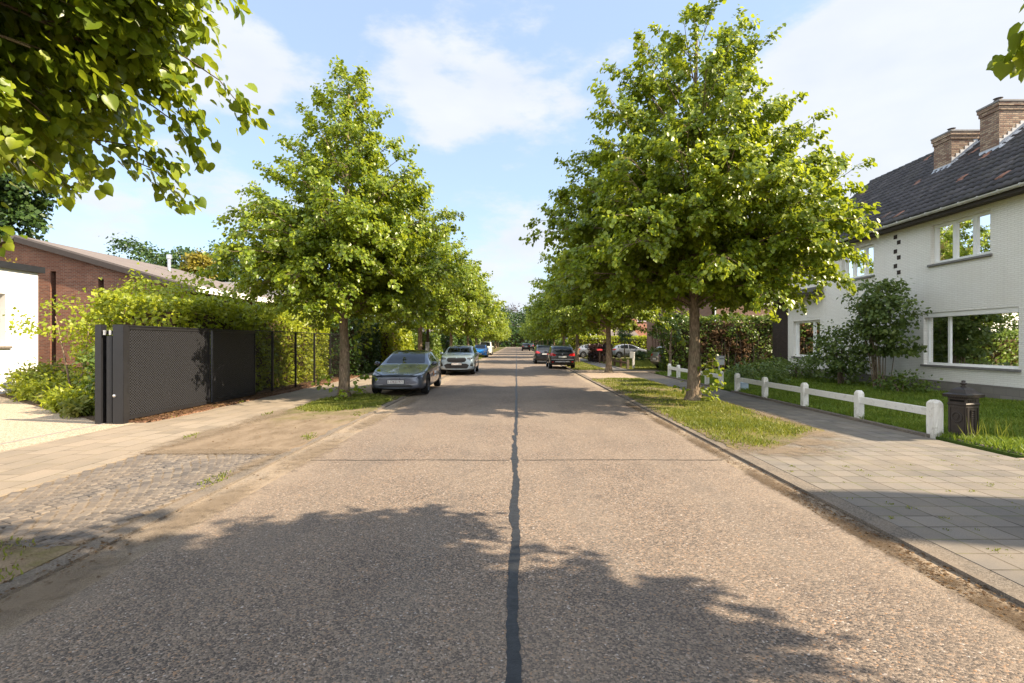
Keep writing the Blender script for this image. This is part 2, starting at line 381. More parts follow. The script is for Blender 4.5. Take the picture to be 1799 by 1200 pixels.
def tile_mat(name, base, odd, size=(.25, .33)):
    k = N(name); o = k.obj()
    sp = k.n('ShaderNodeSeparateXYZ'); k.set(sp.inputs[0], o)
    c = k.n('ShaderNodeCombineXYZ')
    k.set(c.inputs[0], k.math('FLOOR', k.math('DIVIDE', sp.outputs[1], size[0])))
    k.set(c.inputs[1], k.math('FLOOR', k.math('DIVIDE', sp.outputs[2], size[1] * .643)))
    wnn = k.n('ShaderNodeTexWhiteNoise'); k.set(wnn.inputs['Vector'], c.outputs[0])
    r = wnn.outputs['Value']
    col = k.ramp(r, [(0, tuple(x * .7 for x in base)), (.5, base), (.93, tuple(min(1, x * 1.35) for x in base)), (.985, tuple(x * 1.9 for x in base)), (.992, odd), (1, odd)])
    n = k.noise(o, 1.5, 6, .65)
    col = k.mix(k.rng(n, .5, .75, 0, .4), col, (.085, .08, .06))
    return k.end(k.bsdf(col, .6, .35, 0, k.bump(k.noise(o, 60, 3), .3, .004)))
MAT['tile'] = tile_mat('anthracite_pantile', (.042, .037, .038), (.25, .12, .08))
MAT['tile_brown'] = simple('weathered_roof_tiles', (.13, .11, .10), .8, .2, 0, .2, 3, .4, 20)
MAT['tile_grey'] = simple('grey_roof_tiles', (.15, .14, .14), .75, .25, 0, .2, 3, .4, 20)

def gate_mesh_mat():
    k = N('expanded_metal'); o = k.obj()
    sp = k.n('ShaderNodeSeparateXYZ'); k.set(sp.inputs[0], o)
    a = k.math('ADD', k.math('MULTIPLY', sp.outputs[1], 42), k.math('MULTIPLY', sp.outputs[2], 52))
    b = k.math('SUBTRACT', k.math('MULTIPLY', sp.outputs[1], 42), k.math('MULTIPLY', sp.outputs[2], 52))
    h = k.math('MAXIMUM', k.math('ABSOLUTE', k.math('SINE', a)), k.math('ABSOLUTE', k.math('SINE', b)))
    st = k.rng(h, .86, .98, 0, 1)
    col = k.mix(st, (.004, .004, .005), (.042, .043, .050))
    return k.end(k.bsdf(col, .5, .35, 0, k.bump(st, 1.0, .02)))
MAT['expanded'] = gate_mesh_mat()

def glass_mat(name, tint=(.9, .95, .95), dark=0.):
    k = N(name)
    fr = k.n('ShaderNodeFresnel'); fr.inputs['IOR'].default_value = 1.5
    gl = k.n('ShaderNodeBsdfGlossy'); gl.inputs['Roughness'].default_value = .01; gl.inputs['Color'].default_value = (1, 1, 1, 1)
    n = k.bump(k.noise(k.obj(), .8, 1), .03, .05)
    k.set(gl.inputs['Normal'], n)
    tr = k.n('ShaderNodeBsdfTransparent'); tr.inputs[0].default_value = (*tint, 1)
    m = k.n('ShaderNodeMixShader')
    k.set(m.inputs[0], k.math('MULTIPLY', fr.outputs[0], 1.2, clamp=True)); k.t.links.new(tr.outputs[0], m.inputs[1]); k.t.links.new(gl.outputs[0], m.inputs[2])
    return k.end(m.outputs[0])
MAT['glass'] = glass_mat('window_glass', (.8, .85, .85))
def dark_glass(name, c=(.012, .015, .018)):
    k = N(name); return k.end(k.bsdf(c, .04, .5))
MAT['car_glass'] = dark_glass('car_glass')
MAT['car_black'] = simple('black_trim', (.012, .012, .013), .4, .4)
MAT['rubber'] = simple('tyre_rubber', (.016, .016, .016), .85, .15)
MAT['alloy'] = simple('alloy_rim', (.30, .30, .31), .35, .5, .8)
MAT['dark_alloy'] = simple('dark_rim', (.05, .05, .055), .4, .5, .6)
MAT['headlight'] = dark_glass('headlamp_lens', (.30, .33, .38))
MAT['headlight_dark'] = dark_glass('dark_headlamp_lens', (.05, .055, .06))
MAT['tail'] = dark_glass('red_tail_lens', (.38, .012, .012))
MAT['plate'] = simple('plate_white', (.62, .62, .60), .4, .4)
MAT['plate_text'] = simple('plate_ink', (.16, .03, .03), .5, .3)
MAT['sticker_white'] = simple('sticker_white', (.8, .8, .8), .5, .3, 0, .02)
MAT['sticker_orange'] = simple('sticker_orange', (.75, .22, .05), .5, .3, 0, .02)
def paint(name, c, metal=.35):
    k = N(name); o = k.obj()
    return k.end(k.bsdf(c, k.rng(k.noise(o, 3, 3), .3, .7, .26, .34), .5, metal, None, 1.0))

# ------------------------------------------------------------------ geometry helpers
def link(name, me, mats, parent=None, loc=None, smooth=False):
    o = bpy.data.objects.new(name, me); COL.objects.link(o)
    for m in (mats if isinstance(mats, (list, tuple)) else [mats]): me.materials.append(m)
    if smooth and len(me.polygons): me.polygons.foreach_set('use_smooth', [True] * len(me.polygons))
    if parent is not None: o.parent = parent
    if loc is not None: o.location = loc
    return o
def tag(o, label=None, cat=None, group=None, kind=None):
    if label: o['label'] = label
    if cat: o['category'] = cat
    if group: o['group'] = group
    if kind: o['kind'] = kind
    return o
def thing(name, label, cat, loc=(0, 0, 0), rz=0., group=None):
    o = bpy.data.objects.new(name, None); COL.objects.link(o)
    o.empty_display_size = .2
    o.location = loc; o.rotation_euler = (0, 0, rz)
    return tag(o, label, cat, group)
def copy_tree(root, loc, rz=0., scale=1., label=None, group=None):
    r = root.copy(); COL.objects.link(r)
    r.location = loc; r.rotation_euler = (0, 0, rz); r.scale = scale if isinstance(scale, tuple) else (scale,) * 3
    if label: r['label'] = label
    if group: r['group'] = group
    for ch in list(root.children):
        c = ch.copy(); COL.objects.link(c); c.parent = r
        for g in ch.children:
            d = g.copy(); COL.objects.link(d); d.parent = c
    return r

class MB:
    def __init__(s): s.v = []; s.f = []; s.mi = []
    def add(s, vs, fs, mi=0):
        b = len(s.v); s.v += [tuple(x) for x in vs]
        for f in fs: s.f.append([b + i for i in f]); s.mi.append(mi)
        return s
    def box(s, x0, x1, y0, y1, z0, z1, mi=0, T=None):
        vs = [(x, y, z) for x in (x0, x1) for y in (y0, y1) for z in (z0, z1)]
        if T: vs = [T(*p) for p in vs]
        return s.add(vs, [(0, 1, 3, 2), (4, 6, 7, 5), (0, 4, 5, 1), (2, 3, 7, 6), (0, 2, 6, 4), (1, 5, 7, 3)], mi)
    def prism(s, poly, a0, a1, T, mi=0):
        n = len(poly); vs = [T(p[0], p[1], a0) for p in poly] + [T(p[0], p[1], a1) for p in poly]
        fs = [tuple(range(n)), tuple(range(2 * n - 1, n - 1, -1))] + [(i, (i + 1) % n, n + (i + 1) % n, n + i) for i in range(n)]
        return s.add(vs, fs, mi)
    def tube(s, pts, rad, n=8, mi=0, caps=True):
        pts = [Vector(p) for p in pts]
        if not hasattr(rad, '__len__'): rad = [rad] * len(pts)
        vs = []; fs = []
        ref = Vector((0, 0, 1))
        for i, p in enumerate(pts):
            t = (pts[min(i + 1, len(pts) - 1)] - pts[max(i - 1, 0)])
            t = t.normalized() if t.length > 1e-9 else Vector((0, 0, 1))
            r0 = Vector((1, 0, 0)) if abs(t.z) > .9 else ref
            u = t.cross(r0).normalized(); v = t.cross(u)
            for j in range(n):
                a = 2 * math.pi * j / n
                vs.append(p + (u * math.cos(a) + v * math.sin(a)) * rad[i])
        for i in range(len(pts) - 1):
            for j in range(n):
                fs.append((i * n + j, i * n + (j + 1) % n, (i + 1) * n + (j + 1) % n, (i + 1) * n + j))
        if caps:
            fs.append(tuple(range(n - 1, -1, -1))); fs.append(tuple(range((len(pts) - 1) * n, len(pts) * n)))
        return s.add(vs, fs, mi)
    def lathe(s, prof, n=24, mi=0, T=None, cap=True, a0=0.):
        vs = []; fs = []
        for r, z in prof:
            for j in range(n):
                a = a0 + 2 * math.pi * j / n
                p = (r * math.cos(a), r * math.sin(a), z); vs.append(T(*p) if T else p)
        m = len(prof)
        for i in range(m - 1):
            for j in range(n): fs.append((i * n + j, i * n + (j + 1) % n, (i + 1) * n + (j + 1) % n, (i + 1) * n + j))
        if cap:
            fs.append(tuple(range(n - 1, -1, -1))); fs.append(tuple(range((m - 1) * n, m * n)))
        return s.add(vs, fs, mi)
    def mesh(s, name, fix=True, bevel=0.):
        me = bpy.data.meshes.new(name); me.from_pydata(s.v, [], s.f)
        if any(s.mi): me.polygons.foreach_set('material_index', s.mi)
        if fix or bevel:
            bm = bmesh.new(); bm.from_mesh(me)
            if bevel:
                bmesh.ops.bevel(bm, geom=[e for e in bm.edges], offset=bevel, segments=2, affect='EDGES', clamp_overlap=True)
            bmesh.ops.recalc_face_normals(bm, faces=bm.faces); bm.to_mesh(me); bm.free()
        me.update(); return me
    def build(s, name, mats, parent=None, loc=None, smooth=False, fix=True, bevel=0.):
        return link(name, s.mesh(name, fix, bevel), mats, parent, loc, smooth)

def np_mesh(name, V, nper, nf=None):
    """V: (n,3) verts; faces given as (m,k) int array"""
    Fc = nf
    me = bpy.data.meshes.new(name)
    me.vertices.add(len(V)); me.vertices.foreach_set('co', np.ascontiguousarray(V, dtype=np.float32).ravel())
    m, k = Fc.shape
    me.loops.add(m * k); me.loops.foreach_set('vertex_index', np.ascontiguousarray(Fc, dtype=np.int32).ravel())
    me.polygons.add(m); me.polygons.foreach_set('loop_start', np.arange(0, m * k, k, dtype=np.int32))
    try: me.polygons.foreach_set('loop_total', np.full(m, k, dtype=np.int32))
    except Exception: pass
    me.update(calc_edges=True); me.validate()
    return me
def unit(a): return a / np.maximum(np.linalg.norm(a, axis=1, keepdims=True), 1e-9)
HEART = np.array([(0, 0, 0), (-.44, .30, .10), (-.36, .68, .11), (0, 1.0, -.04), (.36, .68, .11), (.44, .30, .10)])
_hx = [(0, .06), (-.20, -.04), (-.40, .06), (-.50, .28), (-.46, .52), (-.33, .74), (-.15, .90), (0, 1.08)]
HEART2 = np.array([(x, y, .30 * abs(x) - .10 * y * y + (.03 if i % 2 else 0)) for i, (x, y) in enumerate(_hx)] + [(-x, y, .30 * abs(x) - .10 * y * y - (.03 if i % 2 else 0)) for i, (x, y) in enumerate(_hx[1:7])] + [(0, .4, -.03)])
HTRI2 = np.array([(14, 0, 1), (14, 1, 2), (14, 2, 3), (14, 3, 4), (14, 4, 5), (14, 5, 6), (14, 6, 7), (14, 8, 0), (14, 9, 8), (14, 10, 9), (14, 11, 10), (14, 12, 11), (14, 13, 12), (14, 7, 13)])
HFACE = np.array([(0, 3, 2, 1), (0, 5, 4, 3)])
DIAM = np.array([(0, 0, 0), (-.42, .45, .06), (0, 1, 0), (.42, .45, .06)])
DFACE = np.array([(0, 3, 2, 1)])
SLIM = np.array([(0, 0, 0), (-.20, .42, .05), (0, 1, -.03), (.20, .42, .05)])
def leaf_mesh(name, pos, axis, nrm, size, tmpl=HEART, tf=HFACE):
    a = unit(axis); n = nrm - (nrm * a).sum(1, keepdims=True) * a; n = unit(n); b = np.cross(a, n)
    s = size[:, None, None]
    V = pos[:, None, :] + s * (tmpl[None, :, 0:1] * b[:, None, :] + tmpl[None, :, 1:2] * a[:, None, :] + tmpl[None, :, 2:3] * n[:, None, :])
    k = len(tmpl); N_ = len(pos)
    Fc = (np.arange(N_)[:, None, None] * k + tf[None]).reshape(-1, tf.shape[1])
    return np_mesh(name, V.reshape(-1, 3), k, Fc)

# ------------------------------------------------------------------ trees
def bez(p0, p1, p2, t):
    t = np.asarray(t)[:, None]
    return (1 - t) ** 2 * p0 + 2 * t * (1 - t) * p1 + t ** 2 * p2
def gen_linden(seed, H, prof, trunk_r, limbs, dens, leaf, lean=(0, 0), hang=.75, tmpl=HEART, tf=HFACE, subk=4.2, jit=.09, trunk_top=.94, extra=(), clear=None, skew=0.):
    """returns (wood MB, leaf mesh). prof: [(z, radius)] outline of the crown"""
    rng = np.random.default_rng(seed)
    zs = np.array([p[0] for p in prof]); rs = np.array([p[1] for p in prof])
    cb = zs[0]
    wood = MB()
    nt = 14
    tz = np.linspace(0, H * trunk_top, nt)
    wx = np.cumsum(rng.normal(0, .02, nt)); wy = np.cumsum(rng.normal(0, .02, nt)); wx -= wx[0]; wy -= wy[0]
    tx = wx + lean[0] * tz; ty = wy + lean[1] * tz
    def trunk_at(z): return np.array([np.interp(z, tz, tx), np.interp(z, tz, ty), z])
    low = [(0., 1.75), (.06, 1.45), (.18, 1.2), (.4, 1.06), (.9, 1.0)]
    zz = [a for a, _ in low] + [z for z in tz if z > 1.2]
    rr = [trunk_r * b for _, b in low] + [trunk_r * max(.06, (1 - .8 * (z / (H * trunk_top)) ** .9)) for z in tz if z > 1.2]
    rr[5:] = [min(r, trunk_r) for r in rr[5:]]
    wood.tube([trunk_at(z) for z in zz], rr, 14)
    P = []; D = []
    zt_all = np.linspace(cb, H, 200); wgt = np.interp(zt_all, zs, rs) + .35; cdf = np.cumsum(wgt); cdf /= cdf[-1]
    for i in range(limbs + len(extra)):
        u = (min(i, limbs - 1) + .5 + rng.uniform(-.3, .3)) / limbs
        zt = float(np.interp(u, cdf, zt_all)); f = (zt - cb) / (H - cb)
        Rr = float(np.interp(zt, zs, rs)) * rng.uniform(.74, 1.04)
        Rr = max(Rr, .25)
        az = i * 2.39996 + rng.uniform(-.35, .35)
        Rr *= 1 + skew * math.cos(az)
        rise = np.interp(f, [0, .25, .6, 1], [.05, .35, .8, 1.6]) * rng.uniform(.8, 1.2)
        z0 = max(cb * .82, zt - Rr * rise); z0 = min(z0, H * trunk_top - .1)
        if i >= limbs:
            ex = extra[i - limbs]; Rr = math.hypot(ex[0], ex[1]); az = math.atan2(ex[1], ex[0]); zt = ex[2]; z0 = max(cb, zt - .1); f = 0
        o = trunk_at(z0); ca, sa = math.cos(az), math.sin(az)
        tip = trunk_at(min(zt, H * .9)) * np.array([1, 1, 0]) + np.array([Rr * ca, Rr * sa, zt])
        mid = (o + tip) / 2 + np.array([0, 0, .10 * Rr + (.18 * Rr if f < .3 else 0)]) + rng.normal(0, .06 * Rr, 3)
        ts = np.linspace(0, 1, 7); pts = bez(o, mid, tip, ts)
        br = np.interp(Rr, [0, 2, 5], [.012, .03, .05]) * trunk_r / .2
        wood.tube(list(pts), list(np.linspace(br, .006, 7)), 5, 0, False)
        m = int(5 + Rr * subk)
        tt = np.concatenate([rng.uniform(.18, .97, m), [1.0]])
        for t in tt:
            p = bez(o, mid, tip, [t])[0]; tg = bez(o, mid, tip, [min(1, t + .02)])[0] - bez(o, mid, tip, [t - .02])[0]
            tg /= np.linalg.norm(tg) + 1e-9
            if t < 1:
                ang = rng.choice([-1, 1]) * rng.uniform(.5, 1.25)
                c, s_ = math.cos(ang), math.sin(ang)
                d = np.array([tg[0] * c - tg[1] * s_, tg[0] * s_ + tg[1] * c, tg[2] * .5 + rng.normal(.08, .25)])
            else: d = tg + rng.normal(0, .15, 3)
            d /= np.linalg.norm(d)
            L = (.32 + Rr * .26 * (1.1 - .75 * t)) * rng.uniform(.7, 1.25)
            e = p + d * L + np.array([0, 0, -.16 * L]); mm = p + d * L * .55 + np.array([0, 0, .05 * L])
            if L > .45: wood.tube([p, mm, e], [.008, .006, .003], 3, 0, False)
            n = max(3, int(L * dens))
            q = bez(p, mm, e, np.sqrt(rng.uniform(.02, 1, n)))
            P.append(q + rng.normal(0, jit, (n, 3))); D.append(np.repeat(d[None], n, 0))
    P = np.concatenate(P); D = np.concatenate(D)
    if clear is not None:
        kq = np.linalg.norm(P - np.array(clear[:3]), axis=1) > clear[3]; P = P[kq]; D = D[kq]
    n = len(P)
    out = D * np.array([1, 1, .4]); rnd = rng.normal(0, 1, (n, 3))
    axis = unit(out) * .55 + np.array([0, 0, -hang]) + rnd * .38
    nrm = unit(out) * .55 + np.array([0, 0, .75]) + rng.normal(0, .42, (n, 3))
    size = leaf * rng.uniform(.5, 1.28, n)
    return wood, (P, axis, nrm, size)
def linden(label, loc, seed, H, prof, trunk_r, limbs, dens, leaf, rz=0., mat='linden', group='street trees lining the road', tmpl=HEART, tf=HFACE, **kw):
    t = thing('linden_tree', label, 'tree', loc, rz, group)
    wood, (P, A, Nn, S) = gen_linden(seed, H, prof, trunk_r, limbs, dens, leaf, tmpl=tmpl, tf=tf, **kw)
    wood.build('trunk', MAT['bark'], t, smooth=True, fix=False)
    link('crown', leaf_mesh('crown', P, A, Nn, S, tmpl, tf), MAT[mat], t)
    return t
def shoots(parent, name, spots, leaf, seed, mat='linden'):
    rng = np.random.default_rng(seed)
    for (x, y, z, dx, dy, L, n) in spots:
        wood = MB()
        p = np.array([x, y, z]); e = p + np.array([dx, dy, 0.25]) * L; m = (p + e) / 2 + np.array([0, 0, .12 * L])
        wood.tube([p, m, e], [.008, .006, .003], 4, 0, False)
        P = bez(p, m, e, rng.uniform(.15, 1, n)) + rng.normal(0, .07, (n, 3))
        A = np.repeat(np.array([[dx, dy, -.8]]), n, 0) * .6 + rng.normal(0, .4, (n, 3)); Nn = np.array([0, 0, 1.]) + rng.normal(0, .5, (n, 3))
        c = link(name, leaf_mesh(name, P, A, Nn, leaf * rng.uniform(.6, 1.2, n)), MAT[mat], parent)
        wood.build('twig', MAT['bark'], c, fix=False)

def clump_leaves(rng, ells, clumps, per, leaf, spread=.16, shell=(.6, 1.03)):
    P = []; D = []
    vols = np.array([e[3] * e[4] * e[5] for e in ells]) ** .67; vols /= vols.sum()
    for e, v in zip(ells, vols):
        n = max(4, int(clumps * v)); d = unit(rng.normal(0, 1, (n, 3)))
        r = rng.uniform(shell[0], shell[1], n)[:, None]
        c = np.array(e[:3]) + d * r * np.array(e[3:6])
        rad = spread * (e[3] + e[4] + e[5]) / 3
        for cc, dd in zip(c, d):
            k = max(3, int(per * rng.uniform(.5, 1.4)))
            off = rng.normal(0, rad, (k, 3)) * np.array([1, 1, .6])
            P.append(cc + off); D.append(dd * .7 + unit(off) * .5)
    P = np.concatenate(P); D = np.concatenate(D); n = len(P)
    A = rng.normal(0, .6, (n, 3)) + np.array([0, 0, -.35]) + D * .4
    Nn = D * .8 + np.array([0, 0, .5]) + rng.normal(0, .4, (n, 3))
    return P, A, Nn, leaf * rng.uniform(.6, 1.3, n)
def clump_tree(name, label, cat, loc, seed, ells, clumps, per, leaf, mat, stems, bark='bark_dark', group=None, tmpl=DIAM, tf=DFACE, spread=.16, crown='crown', stemname='trunk', shell=(.6, 1.03)):
    t = thing(name, label, cat, loc, 0, group); rng = np.random.default_rng(seed)
    if stems:
        wd = MB()
        for pts, r0 in stems: wd.tube(pts, list(np.linspace(r0, r0 * .35, len(pts))), 7, 0, False)
        wd.build(stemname, MAT[bark], t, smooth=True, fix=False)
    P, A, Nn, S = clump_leaves(rng, ells, clumps, per, leaf, spread, shell)
    k = P[:, 2] > .02
    link(crown, leaf_mesh(crown, P[k], A[k], Nn[k], S[k], tmpl, tf), MAT[mat], t)
    return t
def hedge(name, label, x0, x1, y0, y1, h, seed, n_m2, leaf, mat, group=None, bumpy=.12, cat='hedge', tmpl=DIAM, tf=DFACE, core='soil'):
    """clipped or loose hedge: dense leaf shell round a twiggy body"""
    t = thing(name, label, cat, ((x0 + x1) / 2, (y0 + y1) / 2, 0), 0, group); rng = np.random.default_rng(seed)
    hx, hy = (x1 - x0) / 2, (y1 - y0) / 2
    P = []; D = []
    ph = rng.uniform(0, 6, 6)
    def lump(a, b): return bumpy * (np.sin(a * 1.7 + ph[0]) * np.sin(b * 2.1 + ph[1]) + .6 * np.sin(a * 4.1 + ph[2]) * np.cos(b * 3.7 + ph[3]))
    for axis, sg, wa, wb in (('x', -1, hy, h), ('x', 1, hy, h), ('y', -1, hx, h), ('y', 1, hx, h), ('z', 1, hx, hy)):
        area = 2 * wa * (wb if axis != 'z' else 2 * wb)
        n = int(area * n_m2); a = rng.uniform(-wa, wa, n); b = rng.uniform(0.02, wb, n) if axis != 'z' else rng.uniform(-wb, wb, n)
        dep = -np.abs(rng.normal(0, .10, n)) + lump(a, b) + rng.normal(0, .03, n)
        if axis == 'x': p = np.stack([sg * (hx + dep), a, b], 1); d = np.tile([sg, 0, 0.], (n, 1))
        elif axis == 'y': p = np.stack([a, sg * (hy + dep), b], 1); d = np.tile([0, sg, 0.], (n, 1))
        else: p = np.stack([a, b, h + dep], 1); d = np.tile([0, 0, 1.], (n, 1))
        P.append(p); D.append(d)
    P = np.concatenate(P); D = np.concatenate(D); n = len(P)
    A = rng.normal(0, .6, (n, 3)) + D * .5 + np.array([0, 0, -.25])
    Nn = D * .7 + np.array([0, 0, .45]) + rng.normal(0, .45, (n, 3))
    k = P[:, 2] > .02
    link('foliage', leaf_mesh('foliage', P[k], A[k], Nn[k], (leaf * rng.uniform(.6, 1.3, n))[k], tmpl, tf), MAT[mat], t)
    i = .24 + bumpy
    tw = MB(); rg = random.Random(seed)
    if hx > i + .02 and hy > i + .02: tw.box(-hx + i, hx - i, -hy + i, hy - i, 0, h - i)
    for q in range(int(hx * hy * 4 * 1.2) + 4):
        a, b = rg.uniform(-hx + .15, hx - .15), rg.uniform(-hy + .15, hy - .15)
        tw.tube([(a, b, 0), (a + rg.uniform(-.1, .1), b + rg.uniform(-.1, .1), h * .5), (a + rg.uniform(-.2, .2), b + rg.uniform(-.2, .2), h * .9)], [.02, .012, .004], 4, 0, False)
    tw.build('stems', MAT[core], t, fix=False)
    return t

# ------------------------------------------------------------------ the ground: sheets stepped a few mm apart
rs = random.Random(5)
def wobble_strip(name, xl, xr, ys, z, mat, amp_l=0., amp_r=0., kind='structure', seed=1, thick=0.):
    """flat strip between x = xl(y) and xr(y)"""
    rg = random.Random(seed); V = []; Fc = []
    nl = nr = 0.
    for y in ys:
        nl = nl * .6 + rg.gauss(0, 1) * .4; nr = nr * .6 + rg.gauss(0, 1) * .4
        a = (xl(y) if callable(xl) else xl) + nl * amp_l; b = (xr(y) if callable(xr) else xr) + nr * amp_r
        V += [(a, y, z), (b, y, z)]
    Fc = [(2 * i, 2 * i + 1, 2 * i + 3, 2 * i + 2) for i in range(len(ys) - 1)]
    n = len(V); V += [(a, b, -.05) for a, b, _ in V]
    for i in range(len(ys) - 1):
        Fc += [(2 * i, 2 * i + 2, n + 2 * i + 2, n + 2 * i), (2 * i + 3, 2 * i + 1, n + 2 * i + 1, n + 2 * i + 3)]
    Fc += [(1, 0, n, n + 1), (n - 2, n - 1, 2 * n - 1, 2 * n - 2)]
    m = MB(); m.add(V, Fc)
    o = m.build(name, MAT[mat], fix=False); o['kind'] = kind
    return o
def frange(a, b, s):
    n = max(1, int(math.ceil((b - a) / s))); return [a + (b - a) * i / n for i in range(n + 1)]
g = MB(); g.add([(-700, -300, -.045), (700, -300, -.045), (700, 1500, -.045), (-700, 1500, -.045)], [(0, 1, 2, 3)])
g.build('ground', MAT['earth'], fix=False)['kind'] = 'structure'
YB, YE = -25., 300.
wobble_strip('road', -3.06, 3.06, frange(YB, YE, 3), 0, 'road')
def slab(name, x0, x1, y0, y1, z0, z1, mat):
    m = MB(); m.box(x0, x1, y0, y1, z0, z1); o = m.build(name, MAT[mat]); o['kind'] = 'structure'; return o
slab('gutter', -3.52, -3.063, YB, YE, -.04, -.012, 'gutter')
slab('gutter', 3.063, 3.36, YB, YE, -.04, -.012, 'gutter')
slab('kerb', -3.70, -3.523, YB, YE, -.04, .012, 'kerb')
slab('kerb', 3.363, 3.58, YB, YE, -.04, .024, 'kerb')
# tar-filled joints
def joint(name, y0, y1, w0, w1, x, seed, mat='tar', step=.03):
    rg = random.Random(seed); V = []; ys = frange(y0, y1, step); wl = wr = 0; drift = 0
    for y in ys:
        t = (y - y0) / (y1 - y0); wd = w0 + (w1 - w0) * t
        wl = wl * .86 + rg.gauss(0, 1) * .22; wr = wr * .86 + rg.gauss(0, 1) * .22; drift = drift * .97 + rg.gauss(0, .002)
        V += [(x + drift - max(.012, wd / 2 * (1 + .5 * wl + .3 * math.sin(y * 2.3 + seed) * math.sin(y * 5.1))), y, .0045), (x + drift + max(.012, wd / 2 * (1 + .42 * wr)), y, .0045)]
    m = MB(); m.add(V, [(2 * i, 2 * i + 1, 2 * i + 3, 2 * i + 2) for i in range(len(ys) - 1)])
    o = m.build(name, MAT[mat], fix=False); o['kind'] = 'structure'
joint('road_joint_sealant', -2., 9.6, .105, .07, -.02, 3)
joint('road_joint_sealant', 9.6, 30., .06, .052, 0.0, 4, 'tar', .06)
joint('road_joint_sealant', 30., 160., .06, .055, 0.0, 6, 'tar', .4)
for k, yy in enumerate((-4.5, 7.58, 19.7, 31.8, 43.9, 56., 68.)):
    rg = random.Random(40 + k); V = []
    xs = frange(-3.05, 3.05, .04); b1 = b2 = dr = 0
    for x in xs:
        b1 = b1 * .6 + rg.gauss(0, .5); b2 = b2 * .6 + rg.gauss(0, .5); dr = dr * .95 + rg.gauss(0, .004)
        if abs(x) < .06: continue
        V += [(x, yy + dr - .014 * (1 + .4 * b1), .004), (x, yy + dr + .014 * (1 + .4 * b2), .004)]
    h = len(V) // 2
    m = MB(); m.add(V, [(2 * i, 2 * i + 2, 2 * i + 3, 2 * i + 1) for i in range(h - 1) if V[2 * i + 2][0] - V[2 * i][0] < .1])
    m.build('road_joint', MAT['crack'], fix=False)['kind'] = 'structure'

# street side of the white house
slab('footpath', 3.583, 7.42, -20, 8.2, -.04, .028, 'pavers')           # slabbed crossing in front of the driveway
wobble_strip('driveway', 7.423, 16., frange(-20, 7.6, .4), .03, 'chippings')
wobble_strip('verge', 3.50, lambda y: 6.0 if y > 10 else 3.9 + (y - 8.0) * 1.05, frange(8.203, 24.2, .12), .034, 'verge', .07, .10, seed=7)
wobble_strip('footpath', lambda y: (5.75 if y > 10 else 3.585), 7.42, frange(8.203, 24.2, .2), .028, 'pavers', 0, 0, seed=8)
wobble_strip('driveway', 3.583, 12., frange(24.203, 31.6, .4), .024, 'chippings')
wobble_strip('verge', 3.583, 5.7, frange(31.603, 120, .5), .034, 'verge', 0, .06, seed=9)
wobble_strip('footpath', 5.703, 7.0, frange(31.603, 120, 2), .026, 'asphalt')
wobble_strip('lawn', 7.55, 14.25, frange(7.603, 28., .3), .05, 'lawn_soil', 0, 0)
wobble_strip('path', 7.55, 16., frange(28.003, 29.4, .3), .052, 'dirt')
wobble_strip('lawn', 7.003, 13., frange(31.603, 53, .5), .05, 'verge', 0, 0)
slab('garden_edging', 7.423, 7.547, 9.3, 17.7, -.04, .075, 'kerb')
slab('garden_edging', 7.423, 7.547, 18.95, 25.5, -.04, .075, 'kerb')
slab('garden_edging', 7.62, 7.70, 7.55, 9.1, .0, .065, 'kerb')
# gate side
wobble_strip('pavement', -8.15, -5.82, frange(-20, 40, 1), .020, 'pavers_old')
XL = lambda y: -9.25 - 1.41 * (y - 11.25)
wobble_strip('gravel_drive', -30., -8.153, frange(-6, 10.95, .3), .024, 'gravel', 0, .0)
wobble_strip('gravel_drive', -30., XL, frange(10.953, 17.2, .1), .024, 'gravel', 0, .05)
wobble_strip('verge', -5.817, -3.703, frange(-20, 4.35, .12), .018, 'verge_bare', 0, 0, seed=11)
wobble_strip('verge', -5.80, -3.66, frange(7.93, 16.7, .09), .0255, 'verge_blend', .06, .07, seed=12)
wobble_strip('parking_strip', -5.817, -3.703, frange(16.703, 44, .5), .020, 'dirt')
wobble_strip('verge', -5.817, -3.703, frange(44.003, 130, 1), .024, 'verge')
wobble_strip('pavement', -7.6, -5.82, frange(40.003, 130, 2), .020, 'pavers_old')
wobble_strip('mulch_bed', -8.75, lambda y: -7.85 if y > 11 else -8.0, frange(10.98, 26, .15), .05, 'mulch', 0, .07, seed=14)
wobble_strip('planting_bed', lambda y: max(XL(y) - .08, -19), -8.755, frange(10.97, 30, .15), .045, 'soil', .04, 0, seed=15)
# gate track in the gravel
m = MB(); m.box(-8.72, -8.68, 3, 10.9, .01, .034); m.build('gate_track', MAT['sill'])['kind'] = 'structure'
